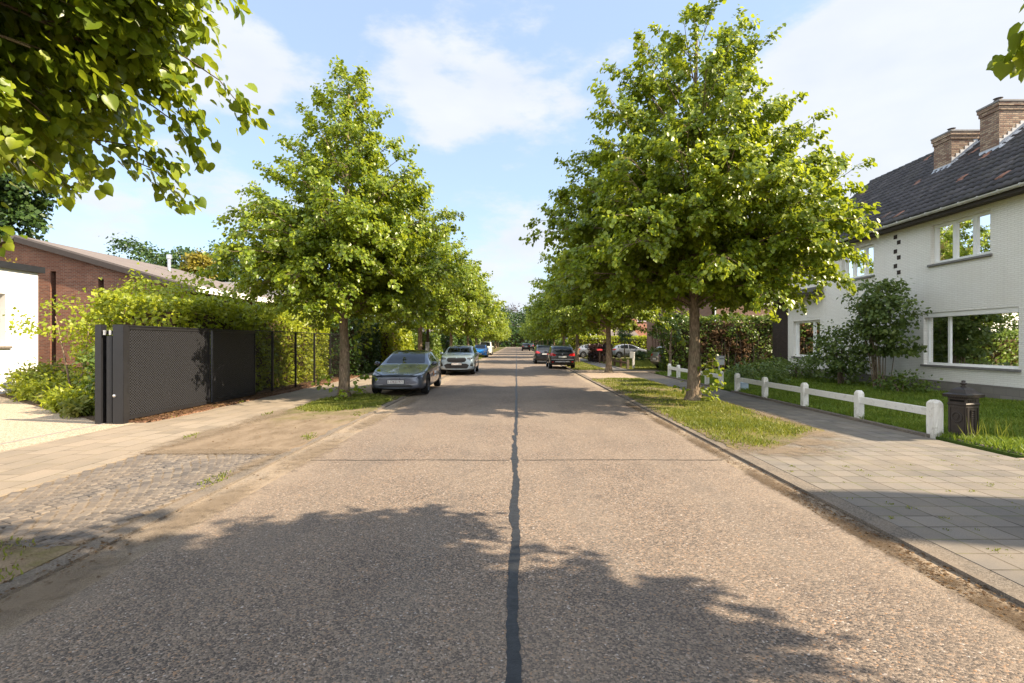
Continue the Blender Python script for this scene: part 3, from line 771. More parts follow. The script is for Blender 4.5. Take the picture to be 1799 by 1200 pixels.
# cobbled crossing in segmental arcs: each sett a bevelled block in one paving
m = MB(); rg = random.Random(8)
base = MB(); base.add([(-5.815, 4.36, .004), (-3.705, 4.36, .004), (-3.705, 8.1, .004), (-5.815, 8.1, .004)], [(0, 1, 2, 3)])
base.build('driveway_bedding', MAT['joint_sand'], fix=False)['kind'] = 'structure'
def far_edge(x): return 8.05 if x > -4.4 else 8.05 - .12 * (-4.4 - x)
for row in range(-14, 60):
    for c in range(22):
        x = -5.76 + c * .098 + (row % 2) * .045 + rg.uniform(-.008, .008)
        if x > -3.76: continue
        ph = ((x + 5.8) % 1.05) / 1.05 - .5
        y = 4.1 + row * .098 + 0.72 * (.25 - ph * ph) + rg.uniform(-.008, .008)
        sl_ = -2 * ph * .72 / 1.05
        if y < 4.42 + .12 * math.sin(x * 5) or y > far_edge(x): continue
        if x < -5.2 and y < 4.6 + (-5.2 - x): pass
        a = math.atan(sl_) * .8 + rg.uniform(-.08, .08); ca, sa = math.cos(a), math.sin(a)
        lx, ly = rg.uniform(.042, .0475), rg.uniform(.042, .047); zt = .018 + rg.uniform(-.004, .005)
        vs = []
        for (k, zz) in ((1.0, .0), (1.0, zt - .010), (.80, zt)):
            for (u, v) in ((-1, -1), (1, -1), (1, 1), (-1, 1)):
                dx, dy = u * lx * k, v * ly * k
                vs.append((x + dx * ca - dy * sa, y + dx * sa + dy * ca, zz))
        m.add(vs, [(0, 1, 5, 4), (1, 2, 6, 5), (2, 3, 7, 6), (3, 0, 4, 7), (4, 5, 9, 8), (5, 6, 10, 9), (6, 7, 11, 10), (7, 4, 8, 11), (8, 9, 10, 11)])
def sett_mat():
    k = N('porphyry_setts'); gmt = k.n('ShaderNodeNewGeometry'); o = k.obj()
    col = k.ramp(gmt.outputs['Random Per Island'], [(0, (.075, .068, .064)), (.5, (.115, .10, .09)), (1, (.165, .142, .12))])
    col = k.mix(k.rng(k.noise(o, 1.2, 5), .4, .7, 0, .6), col, (.19, .15, .112))
    return k.end(k.bsdf(col, .75, .3, 0, k.bump(k.noise(o, 90, 3), .5, .006)))
MAT['sett'] = sett_mat()
m.build('cobblestone_paving', MAT['sett'], fix=False)['kind'] = 'structure'

def spill_mat(name, c1, c2, c3):
    """loose sand, thinning out to nothing at its rim"""
    k = N(name); g_ = k.n('ShaderNodeNewGeometry'); P_ = g_.outputs['Position']
    ln = k.n('ShaderNodeVectorMath', operation='LENGTH'); k.set(ln.inputs[0], k.map(k.obj(), (1, 1, 0)))
    n = k.noise(P_, 6, 7, .7); n2 = k.noise(P_, 70, 4, .7)
    f = k.math('ADD', k.math('ADD', ln.outputs['Value'], k.math('MULTIPLY', k.math('SUBTRACT', n, .5), 1.7)), k.math('MULTIPLY', k.math('SUBTRACT', n2, .5), .9))
    al = k.math('MULTIPLY', k.rng(f, .95, .15, 0, 1, True), .72)
    col = k.mix(k.rng(n2, .35, .65), c1, c2); col = k.mix(k.rng(n, .5, .7, 0, .7), col, c3)
    sh = k.bsdf(col, .95, .1)
    tr = k.n('ShaderNodeBsdfTransparent'); m_ = k.n('ShaderNodeMixShader'); k.set(m_.inputs[0], al)
    k.t.links.new(tr.outputs[0], m_.inputs[1]); k.t.links.new(sh, m_.inputs[2]); return k.end(m_.outputs[0])
MAT['spill'] = spill_mat('loose_sand', (.22, .172, .125), (.165, .128, .092), (.12, .092, .066))
MAT['spill_dark'] = spill_mat('gutter_dirt', (.12, .085, .055), (.07, .052, .036), (.17, .125, .085))
def blob_patch(name, cx, cy, rx, ry, z, mat):
    n = 24; V = [(0, 0, 0)] + [(math.cos(2 * math.pi * i / n), math.sin(2 * math.pi * i / n), 0) for i in range(n)]
    m = MB(); m.add(V, [(0, 1 + i, 1 + (i + 1) % n) for i in range(n)])
    o = m.build(name, MAT[mat], fix=False, loc=(cx, cy, z)); o.scale = (rx, ry, 1); o['kind'] = 'structure'
for i, (cx, cy, rx, ry) in enumerate(((-5.0, 8.05, 1.1, .3), (-4.2, 8.05, .8, .3), (-3.72, 7.4, .2, .9), (-4.9, 4.35, 1.1, .3), (-5.8, 9.5, .4, 2.0), (-5.8, 12, .4, 1.8))):
    blob_patch('sand_patch', cx, cy, rx, ry, .0295 + i * .0012, 'spill')
for i, (cx, cy, rx, ry) in enumerate(((4.2, 8.1, 1.2, .6), (5.0, 8.8, .9, .6), (5.6, 9.6, .6, .8), (3.7, 9.2, .35, 1.6), (3.7, 17.6, .5, 1.8), (4.5, 18.8, 1.2, 1.2), (4.0, 24.0, 1., .6), (5.2, 23.9, .9, .6), (3.6, 12.6, .3, 1.6), (5.9, 12, .3, 2.2))):
    blob_patch('sand_patch', cx, cy, rx, ry, .0395 + i * .0011, 'spill')
for i, (cx, cy, rx, ry, z) in enumerate(((-3.3, 3.6, .35, 1.0, 0), (-3.25, 5.4, .3, 1.5, 0), (-3.2, 8.2, .35, 1.8, 0), (-3.2, 11.5, .3, 2.0, 0), (-3.15, 15, .3, 2.0, 0))):
    blob_patch('sand_patch', cx, cy, rx, ry, .0145 + i * .001, 'spill')
for i, (cy, ry) in enumerate(((3.2, 1.0), (4.6, 1.1), (6.4, 1.3), (8.6, 1.5), (11., 1.6), (13.8, 1.7))):
    blob_patch('gutter_dirt', 3.17, cy, .20, ry, .0055 + i * .001, 'spill_dark')
# grass
def grass(name, label, rects, per, hmin, hmax, mat, seed, mask=None, width=.006):
    rng = np.random.default_rng(seed); P = []
    for (x0, x1, y0, y1, z, d) in rects:
        n = int((x1 - x0) * (y1 - y0) * per * d)
        q = np.stack([rng.uniform(x0, x1, n), rng.uniform(y0, y1, n), np.full(n, z)], 1)
        if mask is not None: q = q[mask(q, rng)]
        P.append(q)
    P = np.concatenate(P); n = len(P)
    patch = .5 + .5 * np.sin(P[:, 0] * 2.3 + 1.1 * np.sin(P[:, 1] * 1.3)) * np.sin(P[:, 1] * 1.9 + P[:, 0])
    h = rng.uniform(hmin, hmax, n) * (.6 + .6 * patch); a = rng.uniform(0, 2 * math.pi, n)
    side = np.stack([np.cos(a), np.sin(a), np.zeros(n)], 1) * (width * (1 + P[:, 1] / 12))[:, None]
    lean = rng.normal(0, .45, (n, 2)) * h[:, None]
    tip = P + np.concatenate([lean, h[:, None]], 1)
    mid = P + np.concatenate([lean * .35, h[:, None] * .55], 1)
    V = np.stack([P - side, P + side, mid + side * .7, tip, mid - side * .7], 1).reshape(-1, 3)
    Fc = (np.arange(n) * 5)[:, None] + np.array([0, 1, 2, 4])[None]; F2 = (np.arange(n) * 5)[:, None] + np.array([4, 2, 3, 3])[None]
    me = bpy.data.meshes.new(name)
    loops = np.concatenate([np.concatenate([Fc, (np.arange(n) * 5)[:, None] + np.array([4, 2, 3])[None]], 1)], 0)
    me.vertices.add(len(V)); me.vertices.foreach_set('co', V.astype(np.float32).ravel())
    me.loops.add(7 * n); me.loops.foreach_set('vertex_index', loops.astype(np.int32).ravel())
    me.polygons.add(2 * n)
    st = np.stack([np.arange(n) * 7, np.arange(n) * 7 + 4], 1).ravel().astype(np.int32)
    me.polygons.foreach_set('loop_start', st)
    me.update(calc_edges=True); me.validate()
    o = link(name, me, MAT[mat]); tag(o, label, 'grass', None, 'stuff'); return o
def nz2(P, s, ph): return np.sin(P[:, 0] * s + ph) * np.sin(P[:, 1] * s * .8 + 1.7 * ph) + .5 * np.sin(P[:, 0] * s * 2.3 + P[:, 1] * s * 1.7 + ph)
def vmask(P, rng):
    edge = np.where(P[:, 1] > 10, 5.95, 3.9 + (P[:, 1] - 8.0) * 1.02) - P[:, 0]
    d = np.clip(edge / .5, 0, 1) * np.clip((P[:, 0] - 3.5) / .25, .15, 1)
    bare = np.clip((nz2(P, 1.1, .6) * .9 + .5), .06, 1) * np.where((P[:, 1] > 17.) & (P[:, 1] < 21) & (P[:, 0] < 5.2), .3, 1)
    return rng.uniform(0, 1, len(P)) < d * bare * np.where(P[:, 0] < 3.5, .4, 1)
grass('grass', 'short sunlit grass of the verge around the tree trunks by the footpath', [(3.4, 6.05, 8.1, 15, .034, 1.), (3.5, 6.05, 15, 24.1, .034, .6), (3.55, 5.7, 31.7, 60, .034, .16)], 2300, .025, .075, 'grass', 3, vmask)
def lmask(P, rng): return rng.uniform(0, 1, len(P)) < np.clip((P[:, 1] - 7.5 - .15 * np.sin(P[:, 0] * 4)) / .5, 0, 1)
grass('grass', 'longer green lawn grass behind the low white fence', [(7.58, 14.1, 7.6, 13, .05, 1.), (7.58, 14.1, 13, 20, .05, .7), (7.58, 14.1, 20, 28, .05, .4)], 1100, .06, .14, 'lawn', 4, lmask)
def leftmask(P, rng):
    d = np.clip(1.25 - np.hypot((P[:, 0] + 4.85) / 1.05, (P[:, 1] - 14.7) / 1.7), 0, 1) * 2
    return rng.uniform(0, 1, len(P)) < d * np.clip(nz2(P, 1.7, .2) + 1.0, .25, 1)
grass('grass', 'grass patch at the foot of the linden beside the black gate', [(-5.8, -3.72, 12.4, 16.7, .022, 1.)], 2600, .03, .10, 'grass', 5, leftmask)
def edgemask(P, rng): return rng.uniform(0, 1, len(P)) < np.clip(nz2(P, 2.6, 2.2) - .55, 0, 1)
grass('grass', 'thin weeds along the edge of the old pavement slabs', [(-6.0, -5.6, 8, 13, .02, 1.), (-8.0, -7.7, 11, 16, .05, .6), (-3.9, -3.65, 3., 16, .02, .5)], 1500, .02, .06, 'grass', 6, edgemask)
grass('grass', 'dry grass in the near corner beside the cobbles', [(-5.8, -3.75, 2.4, 4.5, .018, 1.)], 900, .02, .07, 'grass', 7, lambda P, rng: rng.uniform(0, 1, len(P)) < np.clip(nz2(P, 2.1, 1.2) + .3, 0, .8))
grass('grass', 'sparse grass of the verge further along the street by the parked cars', [(-5.8, -3.75, 36, 70, .024, 1.)], 160, .04, .10, 'grass', 8)
grass('grass', 'lawn beyond the driveway with the white post', [(7.1, 13, 32, 52, .05, 1.)], 160, .04, .10, 'grass', 9)
grass('ground_cover', 'low grassy ground cover between the plants of the bed by the gravel drive', [(-16.5, -8.8, 11.2, 17.5, .045, 1.)], 420, .06, .22, 'grass', 10, lambda P, rng: (P[:, 0] > XL(P[:, 1]) + .25) & (rng.uniform(0, 1, len(P)) < np.clip(nz2(P, 1.5, .9) + .75, .1, 1)))
# weeds in the slab joints of the crossing
rng = np.random.default_rng(77); P = []
for i in range(90):
    gx_, gy_ = 3.65 + rng.integers(0, 13) * .30, 3.8 + rng.integers(0, 15) * .30
    t = rng.uniform(0, .3)
    c = np.array([gx_ + (t if rng.uniform() < .5 else 0), gy_ + (t if rng.uniform() > .5 else 0), .028]); k = rng.integers(4, 26)
    P.append(c + rng.normal(0, .022, (k, 3)) * np.array([1, 1, 0]))
P = np.concatenate(P); P = P[(P[:, 0] < 7.4) & (P[:, 0] > 3.6)]; n = len(P)
o = link('weeds', leaf_mesh('weeds', P, rng.normal(0, .8, (n, 3)) + np.array([0, 0, .5]), np.array([0, 0, 1.]) + rng.normal(0, .5, (n, 3)), rng.uniform(.01, .03, n), SLIM, DFACE), MAT['grass'])
tag(o, 'small weeds growing in the joints of the slabbed crossing', 'weeds', None, 'stuff')
# fallen leaves
def litter(name, label, rects, seed, size, mat):
    rng = np.random.default_rng(seed); P = []
    for (x0, x1, y0, y1, z, n) in rects:
        P.append(np.stack([np.clip(rng.normal((x0 + x1) / 2, (x1 - x0) / 3, n), x0, x1), rng.uniform(y0, y1, n), z + rng.uniform(.004, .02, n)], 1))
    P = np.concatenate(P); n = len(P); A = rng.normal(0, 1, (n, 3)) * np.array([1, 1, .12]); Nn = np.array([0, 0, 1.]) + rng.normal(0, .25, (n, 3))
    o = link(name, leaf_mesh(name, P, A, Nn, size * rng.uniform(.4, 1.3, n), DIAM, DFACE), MAT[mat]); tag(o, label, 'leaves', None, 'stuff')
litter('fallen_leaves', 'dry brown leaf litter lying in the gutter in front of the slabbed crossing', [(3.08, 3.34, 2.6, 6.2, -.012, 1300), (3.08, 3.34, 6.2, 14, -.012, 700), (3.5, 4.6, 8.0, 11.5, .034, 300)], 1, .028, 'brown_leaf')
litter('fallen_leaves', 'dry brown leaf litter lying along the cobbled crossing', [(-3.75, -3.35, 3., 4.6, .0, 330), (-3.5, -3.1, 3.6, 12, -.01, 220), (-5.8, -3.9, 2.4, 4.5, .02, 600), (-5.8, -3.8, 8.2, 13, .02, 260)], 2, .03, 'brown_leaf')
litter('bark_chips', 'brown bark chips spread under the black fence', [(-8.7, -7.85, 11., 17, .05, 2600), (-8.7, -7.85, 17, 26, .05, 1500)], 3, .06, 'brown_leaf')

# ------------------------------------------------------------------ buildings
def wall_open(m, T, u0, u1, z0, z1, opens, thick=.22, mi=0):
    """wall slab with real openings; T(u, d, z): d = outward distance from the wall face"""
    us = sorted({u0, u1, *[o[0] for o in opens], *[o[1] for o in opens]}); zs = sorted({z0, z1, *[o[2] for o in opens], *[o[3] for o in opens]})
    us = [u for u in us if u0 <= u <= u1]; zs = [z for z in zs if z0 <= z <= z1]
    def hole(i, j):
        if i < 0 or j < 0 or i >= len(us) - 1 or j >= len(zs) - 1: return True
        uc, zc = (us[i] + us[i + 1]) / 2, (zs[j] + zs[j + 1]) / 2
        return any(a < uc < b and c < zc < d for a, b, c, d in opens)
    for i in range(len(us) - 1):
        for j in range(len(zs) - 1):
            if hole(i, j): continue
            a, b, c, d = us[i], us[i + 1], zs[j], zs[j + 1]
            m.add([T(a, 0, c), T(b, 0, c), T(b, 0, d), T(a, 0, d)], [(0, 1, 2, 3)], mi)
            m.add([T(a, -thick, c), T(b, -thick, c), T(b, -thick, d), T(a, -thick, d)], [(3, 2, 1, 0)], mi)
            for (h, p, q) in ((hole(i - 1, j), (a, c), (a, d)), (hole(i + 1, j), (b, c), (b, d)), (hole(i, j - 1), (a, c), (b, c)), (hole(i, j + 1), (a, d), (b, d))):
                if h: m.add([T(p[0], 0, p[1]), T(q[0], 0, q[1]), T(q[0], -thick, q[1]), T(p[0], -thick, p[1])], [(0, 1, 2, 3)], mi)
def window(parent, T, u0, u1, z0, z1, divs=(), depth=.13, frame='upvc', sill='sill', fw=.06, curtain=None, room=True, fd=.06, sashes=True, lining='interior'):
    f = MB(); d0, d1 = -depth - fd, -depth
    f.box(u0, u0 + fw, d0, d1, z0, z1, 0, T); f.box(u1 - fw, u1, d0, d1, z0, z1, 0, T)
    f.box(u0 + fw, u1 - fw, d0, d1, z0, z0 + fw, 0, T); f.box(u0 + fw, u1 - fw, d0, d1, z1 - fw, z1, 0, T)
    for q in divs: f.box(q - fw * .6, q + fw * .6, d0, d1 + .002, z0 + fw, z1 - fw, 0, T)
    wo = f.build('window', MAT[frame], parent, bevel=.004)
    edges = [u0 + fw] + [x for q in divs for x in (q - fw * .6, q + fw * .6)] + [u1 - fw]
    for a, b in zip(edges[::2], edges[1::2]):
        if sashes and b - a > .25:
            s = MB(); k = .035
            s.box(a, a + k, d0 + .01, d1 + .012, z0 + fw, z1 - fw, 0, T); s.box(b - k, b, d0 + .01, d1 + .012, z0 + fw, z1 - fw, 0, T)
            s.box(a + k, b - k, d0 + .01, d1 + .012, z0 + fw, z0 + fw + k, 0, T); s.box(a + k, b - k, d0 + .01, d1 + .012, z1 - fw - k, z1 - fw, 0, T)
            s.build('sash', MAT[frame], wo)
        p = MB(); dm = -depth - fd * .6
        p.add([T(a, dm, z0 + fw), T(b, dm, z0 + fw), T(b, dm, z1 - fw), T(a, dm, z1 - fw)], [(0, 1, 2, 3)])
        p.build('pane', MAT['glass'], wo, fix=False)
    if curtain:
        for (a, b) in curtain:
            c = MB(); n = int((b - a) / .02); V = []
            for i in range(n + 1):
                u = a + (b - a) * i / n; dd = -depth - fd - .07 + .025 * math.sin(u * 38)
                V += [T(u, dd, z0 + .04), T(u, dd, z1 - .03)]
            c.add(V, [(2 * i, 2 * i + 2, 2 * i + 3, 2 * i + 1) for i in range(n)])
            c.build('curtain', MAT['curtain'], wo, smooth=True, fix=False)
    if room:
        r = MB(); a, b, c, d, e = u0 - .3, u1 + .3, z0 - .4, z1 + .15, -depth - fd - 2.5
        q = -.225
        r.add([T(a, q, c), T(b, q, c), T(b, q, d), T(a, q, d), T(a, e, c), T(b, e, c), T(b, e, d), T(a, e, d)], [(0, 1, 5, 4), (1, 2, 6, 5), (2, 3, 7, 6), (3, 0, 4, 7), (4, 5, 6, 7)])
        r.build('room_lining', MAT[lining], wo, fix=False)
    if sill:
        s = MB(); s.box(u0 - .08, u1 + .08, -depth + .003, .07, z0 - .075, z0 - .003, 0, T); s.build('sill', MAT[sill], wo, bevel=.008)
    return wo
def tiled_slope(parent, y0, y1, xe, ze, xr, zr, tw=.25, tl=.34, mat='tile', name='roof', amp=.028, hip=0.):
    """pantile slope from the eave (xe, ze) up to the ridge (xr, zr), every course a step"""
    L = math.hypot(xr - xe, zr - ze); nr = int(L / tl); dx, dz = (xr - xe) / L, (zr - ze) / L
    nx, nz = -dz * (1 if xr > xe else -1), abs(dx)
    nu = int((y1 - y0) / tw * 6); us = np.linspace(y0, y1, nu + 1)
    ph = (us / tw) % 1.0
    prof = amp * np.where(ph < .62, np.sin(ph / .62 * math.pi), -.35 * np.sin((ph - .62) / .38 * math.pi))
    V = []; Fc = []; rg = np.random.default_rng(3)
    for r in range(nr):
        a, b = r * L / nr, (r + 1) * L / nr
        jig = np.repeat(rg.normal(0, .004, int(nu / 6) + 2), 6)[:nu + 1]
        for (s_, off) in ((a, .012), (a, .048), (b + .02, .012)):
            h = prof + off + (jig if off > .02 else 0)
            if off == .012 and s_ == a: h = prof * .2 + .002
            V.append(np.stack([xe + dx * s_ + nx * h, us, ze + dz * s_ + nz * h], 1))
        base = r * 3 * (nu + 1)
        for q in range(2):
            i = np.arange(nu) + base + q * (nu + 1)
            Fc.append(np.stack([i, i + 1, i + nu + 2, i + nu + 1], 1))
    o = link(name, np_mesh(name, np.concatenate(V), 4, np.concatenate(Fc)), MAT[mat], parent, smooth=False)
    return o

# --- the white brick house beside the road
XW = 14.2
TW = lambda u, d, z: (XW - d, u, z)
H = thing('white_house', 'white painted brick house with dark tiled roof and two brick chimneys', 'house', (0, 0, 0))
opens = [(15.34, 17.55, 4.40, 5.73), (20.35, 22.35, 4.42, 5.67), (14.47, 17.85, .98, 2.75), (23.95, 26.25, 1.02, 2.8), (9.6, 11.6, 4.4, 5.7), (9.4, 12.0, 1.0, 2.75)]
m = MB(); wall_open(m, TW, 7.5, 26.4, 0, 6.15, opens)
m.add([(XW, 26.4, 0), (23, 26.4, 0), (23, 26.4, 6.15), (18.4, 26.4, 10.0), (XW, 26.4, 6.15)], [(0, 1, 2, 3, 4)])
m.add([(XW, 7.5, 0), (23, 7.5, 0), (23, 7.5, 6.15), (18.4, 7.5, 10.0), (XW, 7.5, 6.15)], [(0, 1, 2, 3, 4)])
m.add([(23, 7.5, 0), (23, 26.4, 0), (23, 26.4, 6.15), (23, 7.5, 6.15)], [(0, 1, 2, 3)])
m.build('wall', MAT['white_brick'], H, fix=False)
m = MB(); m.box(XW - .035, XW - .002, 7.46, 26.4, -.02, .46); m.build('plinth', MAT['plinth'], H)
window(H, TW, 15.34, 17.55, 4.40, 5.73, (15.98, 16.72))
window(H, TW, 20.35, 22.35, 4.42, 5.67, (21.0, 21.7), curtain=[(20.4, 22.3)])
window(H, TW, 14.47, 17.85, .98, 2.75, (16.95,), curtain=[(17.0, 17.8)], sashes=False, fw=.075)
window(H, TW, 23.95, 26.25, 1.02, 2.8, (24.62,), curtain=[(24.0, 26.2)])
window(H, TW, 9.6, 11.6, 4.4, 5.7, (10.6,)); window(H, TW, 9.4, 12.0, 1.0, 2.75, (10.6,))
m = MB()                                                   # roller-shutter box above the picture window
m.box(14.5, 17.82, -.12, -.02, 2.60, 2.745, 0, TW); m.build('shutter_box', MAT['white_paint'], H)
for k, (yy, py) in enumerate(zip((19.17, 19.0, 19.17, 19.0, 19.17, 19.0), (415.8, 426.5, 441.3, 453, 467, 479))):
    m = MB(); z = gz(py, 19.1); m.box(XW - .012, XW - .001, yy - .085, yy + .085, z - .075, z + .075)
    m.build('dark_brick_inset', MAT['dark_brick'], H)
m = MB(); m.box(XW - .006, XW + .2, 26.402, 28.3, 0, 3.95); m.box(XW + .2, 22, 28.1, 28.3, 0, 3.95); m.build('side_wing', MAT['white_brick'], H)
m = MB(); m.box(XW - .03, XW - .008, 26.75, 28.32, .62, 3.9); m.build('dark_brick_pier', MAT['dark_brick'], H)
# roof
rf = tiled_slope(H, 7.25, 26.7, 13.72, 6.10, 18.4, 10.03)
m = MB()
m.add([(13.75, 7.25, 6.06), (18.4, 7.25, 9.98), (18.4, 26.7, 9.98), (13.75, 26.7, 6.06)], [(0, 1, 2, 3)])
m.add([(23.1, 7.25, 6.06), (18.4, 7.25, 9.98), (18.4, 26.7, 9.98), (23.1, 26.7, 6.06)], [(3, 2, 1, 0)])
m.build('roof_deck', MAT['tile'], rf, fix=False)
m = MB()
for i in range(48):
    y = 7.3 + i * .4; m.tube([(18.4, y, 10.02), (18.4, y + .42, 10.035)], [.11, .12], 8)
m.build('ridge_tiles', MAT['tile'], rf, smooth=True)
m = MB(); m.box(13.80, 14.19, 7.25, 26.7, 5.90, 5.94); m.box(13.77, 13.80, 7.25, 26.7, 5.88, 6.09); m.build('eaves_board', MAT['fascia'], H)
m = MB()
pr = [(.075 * math.cos(a), .075 * math.sin(a)) for a in np.linspace(math.pi, 2 * math.pi, 9)]; pr += [(.068 * math.cos(a), .068 * math.sin(a)) for a in np.linspace(2 * math.pi, math.pi, 9)]
m.prism(pr, 7.2, 26.8, lambda a, b, y: (13.69 + a, y, 6.05 + b))
for i in range(29):
    y = 8.1 + i * .64; m.prism([(a * 1.12, b * 1.12) for a, b in pr[:9]] + [(.06, .02), (-.06, .02)], y, y + .03, lambda a, b, y: (13.69 + a, y, 6.05 + b))
m.build('rain_gutter', MAT['zinc'], H, smooth=False)
m = MB(); m.box(13.6, XW + .8, 23.6, 28.6, 3.98, 4.04); m.add([(13.62, 23.6, 4.05), (16.0, 23.6, 5.4), (16.0, 28.6, 5.4), (13.62, 28.6, 4.05)], [(0, 1, 2, 3)])
m.build('canopy_roof', MAT['tile'], H)
m = MB(); m.box(13.585, 13.6, 23.6, 28.6, 3.93, 4.07); m.build('canopy_fascia', MAT['fascia'], H)
def chimney(px0, pxc, px1, py_top, xf, wx, wy):
    yf = F * xf / (px0 - 907); yn = F * xf / (pxc - 907); wy = max(wy, yf - yn); yf = yn + wy
    zt = gz(py_top, yn)
    m = MB(); zb = 6.1 + (xf - 13.75) * .84 - .4
    m.box(xf, xf + wx, yn, yf, zb, zt - .32); m.box(xf - .03, xf + wx + .03, yn - .03, yf + .03, zt - .318, zt - .18); m.box(xf - .06, xf + wx + .06, yn - .06, yf + .06, zt - .178, zt - .06)
    c = m.build('chimney', MAT['chimney_brick'], H)
    m = MB(); m.box(xf - .08, xf + wx + .08, yn - .08, yf + .08, zt - .058, zt + .01); m.build('chimney_cap', MAT['sill'], c, bevel=.01)
    m = MB(); m.lathe([(.0, 0), (.12, 0), (.13, .14), (.10, .17), (.10, .2), (.14, .22), (.0, .26)], 14, 0, lambda x, y, z: (xf + wx * .35 + x, (yn + yf) / 2 + y, zt + .012 + z), False)
    m.build('chimney_pot', MAT['fascia'], c, smooth=True)
    m = MB()
    for i in range(6):
        xa = xf + wx * i / 6; xb = xf + wx * (i + 1) / 6; z = 6.1 + (xa - 13.75) * .84 + .1
        m.box(xa, xb, yn - .012, yn - .001, z - .3, z + .26)
    m.box(xf - .012, xf - .001, yn - .02, yf + .02, 6.1 + (xf - 13.75) * .84 - .1, 6.1 + (xf - 13.75) * .84 + .14)
    xe = xf - .14; z = 6.1 + (xe - 13.75) * .84 + .03
    m.add([(xe, yn - .2, z), (xf + wx + .1, yn - .2, z + (wx + .24) * .84), (xf + wx + .1, yn - .004, z + .07 + (wx + .24) * .84), (xf - .004, yn - .004, z + .2), (xf - .004, yf + .01, z + .2), (xe, yf + .01, z)], [(0, 1, 2, 3), (0, 3, 4, 5)])
    m.build('flashing', MAT['lead'], c)
chimney(1722, 1756, 1797, 176, 16.35, .86, .62)
chimney(1641, 1672, 1722, 229, 16.5, 1.0, .62)
# --- neighbouring house: its ridge and end chimney throw the shade on the slabbed crossing
NH = thing('neighbour_house', 'white house beyond the driveway whose chimney shades the slabbed crossing', 'house')
m = MB(); m.box(14.2, 22.6, -9, 1.9, 0, 6.1); m.add([(14.2, 1.9, 6.1), (22.6, 1.9, 6.1), (18.4, 1.9, 9.9)], [(0, 1, 2)]); m.build('wall', MAT['white_brick'], NH)
m = MB(); m.prism([(13.7, 6.1), (18.4, 10.0), (23.1, 6.1), (23.1, 6.0), (18.4, 9.9), (13.7, 6.0)], -9.3, 2.1, lambda a, b, y: (a, y, b)); m.build('roof', MAT['tile_grey'], NH)
m = MB(); m.box(17.9, 18.9, 1.1, 2.55, 5, 12.05); m.build('chimney', MAT['chimney_brick'], NH)

# --- brick house beyond the hedge
def gable_house(name, label, x0, x1, y0, y1, ze, zr, wall, roof, ridge='y', wins=(), loc=(0, 0, 0)):
    t = thing(name, label, 'house'); m = MB()
    T1 = lambda u, d, z: (x0 - d, u, z); T2 = lambda u, d, z: (u, y0 - d, z); T3 = lambda u, d, z: (x1 + d, u, z)
    wall_open(m, T1, y0, y1, 0, ze, [o[1:5] for o in wins if o[0] == 'w']); wall_open(m, T2, x0, x1, 0, ze, [o[1:5] for o in wins if o[0] == 's']); wall_open(m, T3, y0, y1, 0, ze, [o[1:5] for o in wins if o[0] == 'e'])
    m.add([(x0, y1, 0), (x1, y1, 0), (x1, y1, ze), (x0, y1, ze)], [(0, 1, 2, 3)])
    if ridge == 'y':
        xm = (x0 + x1) / 2
        for y in (y0, y1): m.add([(x0, y, ze), (x1, y, ze), (xm, y, zr - .12)], [(0, 1, 2)])
    else:
        ym = (y0 + y1) / 2
        for x in (x0, x1): m.add([(x, y0, ze), (x, y1, ze), (x, ym, zr - .12)], [(0, 1, 2)])
    m.build('wall', MAT[wall], t, fix=False)
    for o in wins: window(t, {'w': T1, 's': T2, 'e': T3}[o[0]], *o[1:5], divs=o[5] if len(o) > 5 else (), room=True, frame=o[6] if len(o) > 6 else 'upvc', lining='dark_hole')
    m = MB(); q = .35
    if ridge == 'y':
        xm = (x0 + x1) / 2; k = (zr - ze) / (xm - x0)
        m.prism([(x0 - q, ze - q * k + .05), (xm, zr), (x1 + q, ze - q * k + .05), (x1 + q, ze - q * k - .08), (xm, zr - .14), (x0 - q, ze - q * k - .08)], y0 - .25, y1 + .25, lambda a, b, y: (a, y, b))
    else:
        ym = (y0 + y1) / 2; k = (zr - ze) / (ym - y0)
        m.prism([(y0 - q, ze - q * k + .05), (ym, zr), (y1 + q, ze - q * k + .05), (y1 + q, ze - q * k - .08), (ym, zr - .14), (y0 - q, ze - q * k - .08)], x0 - .25, x1 + .25, lambda a, b, x: (x, a, b))
    m.build('roof', MAT[roof], t)
    return t
b1 = gable_house('brick_house', 'two storey brick house with narrow slit windows behind the tall hedge', 13, 22, 33.8, 51, 6.0, 9.5, 'mauve_brick', 'tile', 'y',
    [('w', 46.6, 47.2, 1.1, 3.0, (), 'wood_dark'), ('w', 47.6, 48.2, 1.1, 3.0, (), 'wood_dark'), ('w', 48.6, 49.2, 1.1, 3.0, (), 'wood_dark'), ('w', 45.9, 49.6, 4.2, 5.2, (47.1, 48.4), 'wood_dark'), ('w', 41.6, 42.6, 4.6, 5.5), ('w', 36.2, 38.2, 4.5, 5.7, (37.2,)), ('s', 16, 18, 4.2, 5.5, (17,))])
m = MB(); m.tube([(13.1, 33.7, .2), (13.1, 33.7, 5.9)], .05, 8); m.build('downpipe', MAT['white_paint'], b1)
b2 = gable_house('orange_brick_house', 'sunlit orange brick house with white lintels behind the silver hatchback', 12.4, 22, 66, 78, 6.2, 10, 'red_brick', 'tile_brown', 'y', [('s', 15.6, 17.4, 4.4, 6.0), ('s', 14.2, 17.2, 1.2, 2.5, (15.7,)), ('w', 69, 72, 1, 2.6, (70.5,))])
m = MB(); m.add([(11.4, 63.6, 2.5), (15.3, 63.6, 2.5), (13.9, 65.99, 4.6), (11.4, 65.99, 4.6)], [(0, 1, 2, 3)]); m.box(11.4, 15.2, 63.65, 65.98, .0, 2.48); m.build('porch_roof', MAT['roof_brown'], b2)
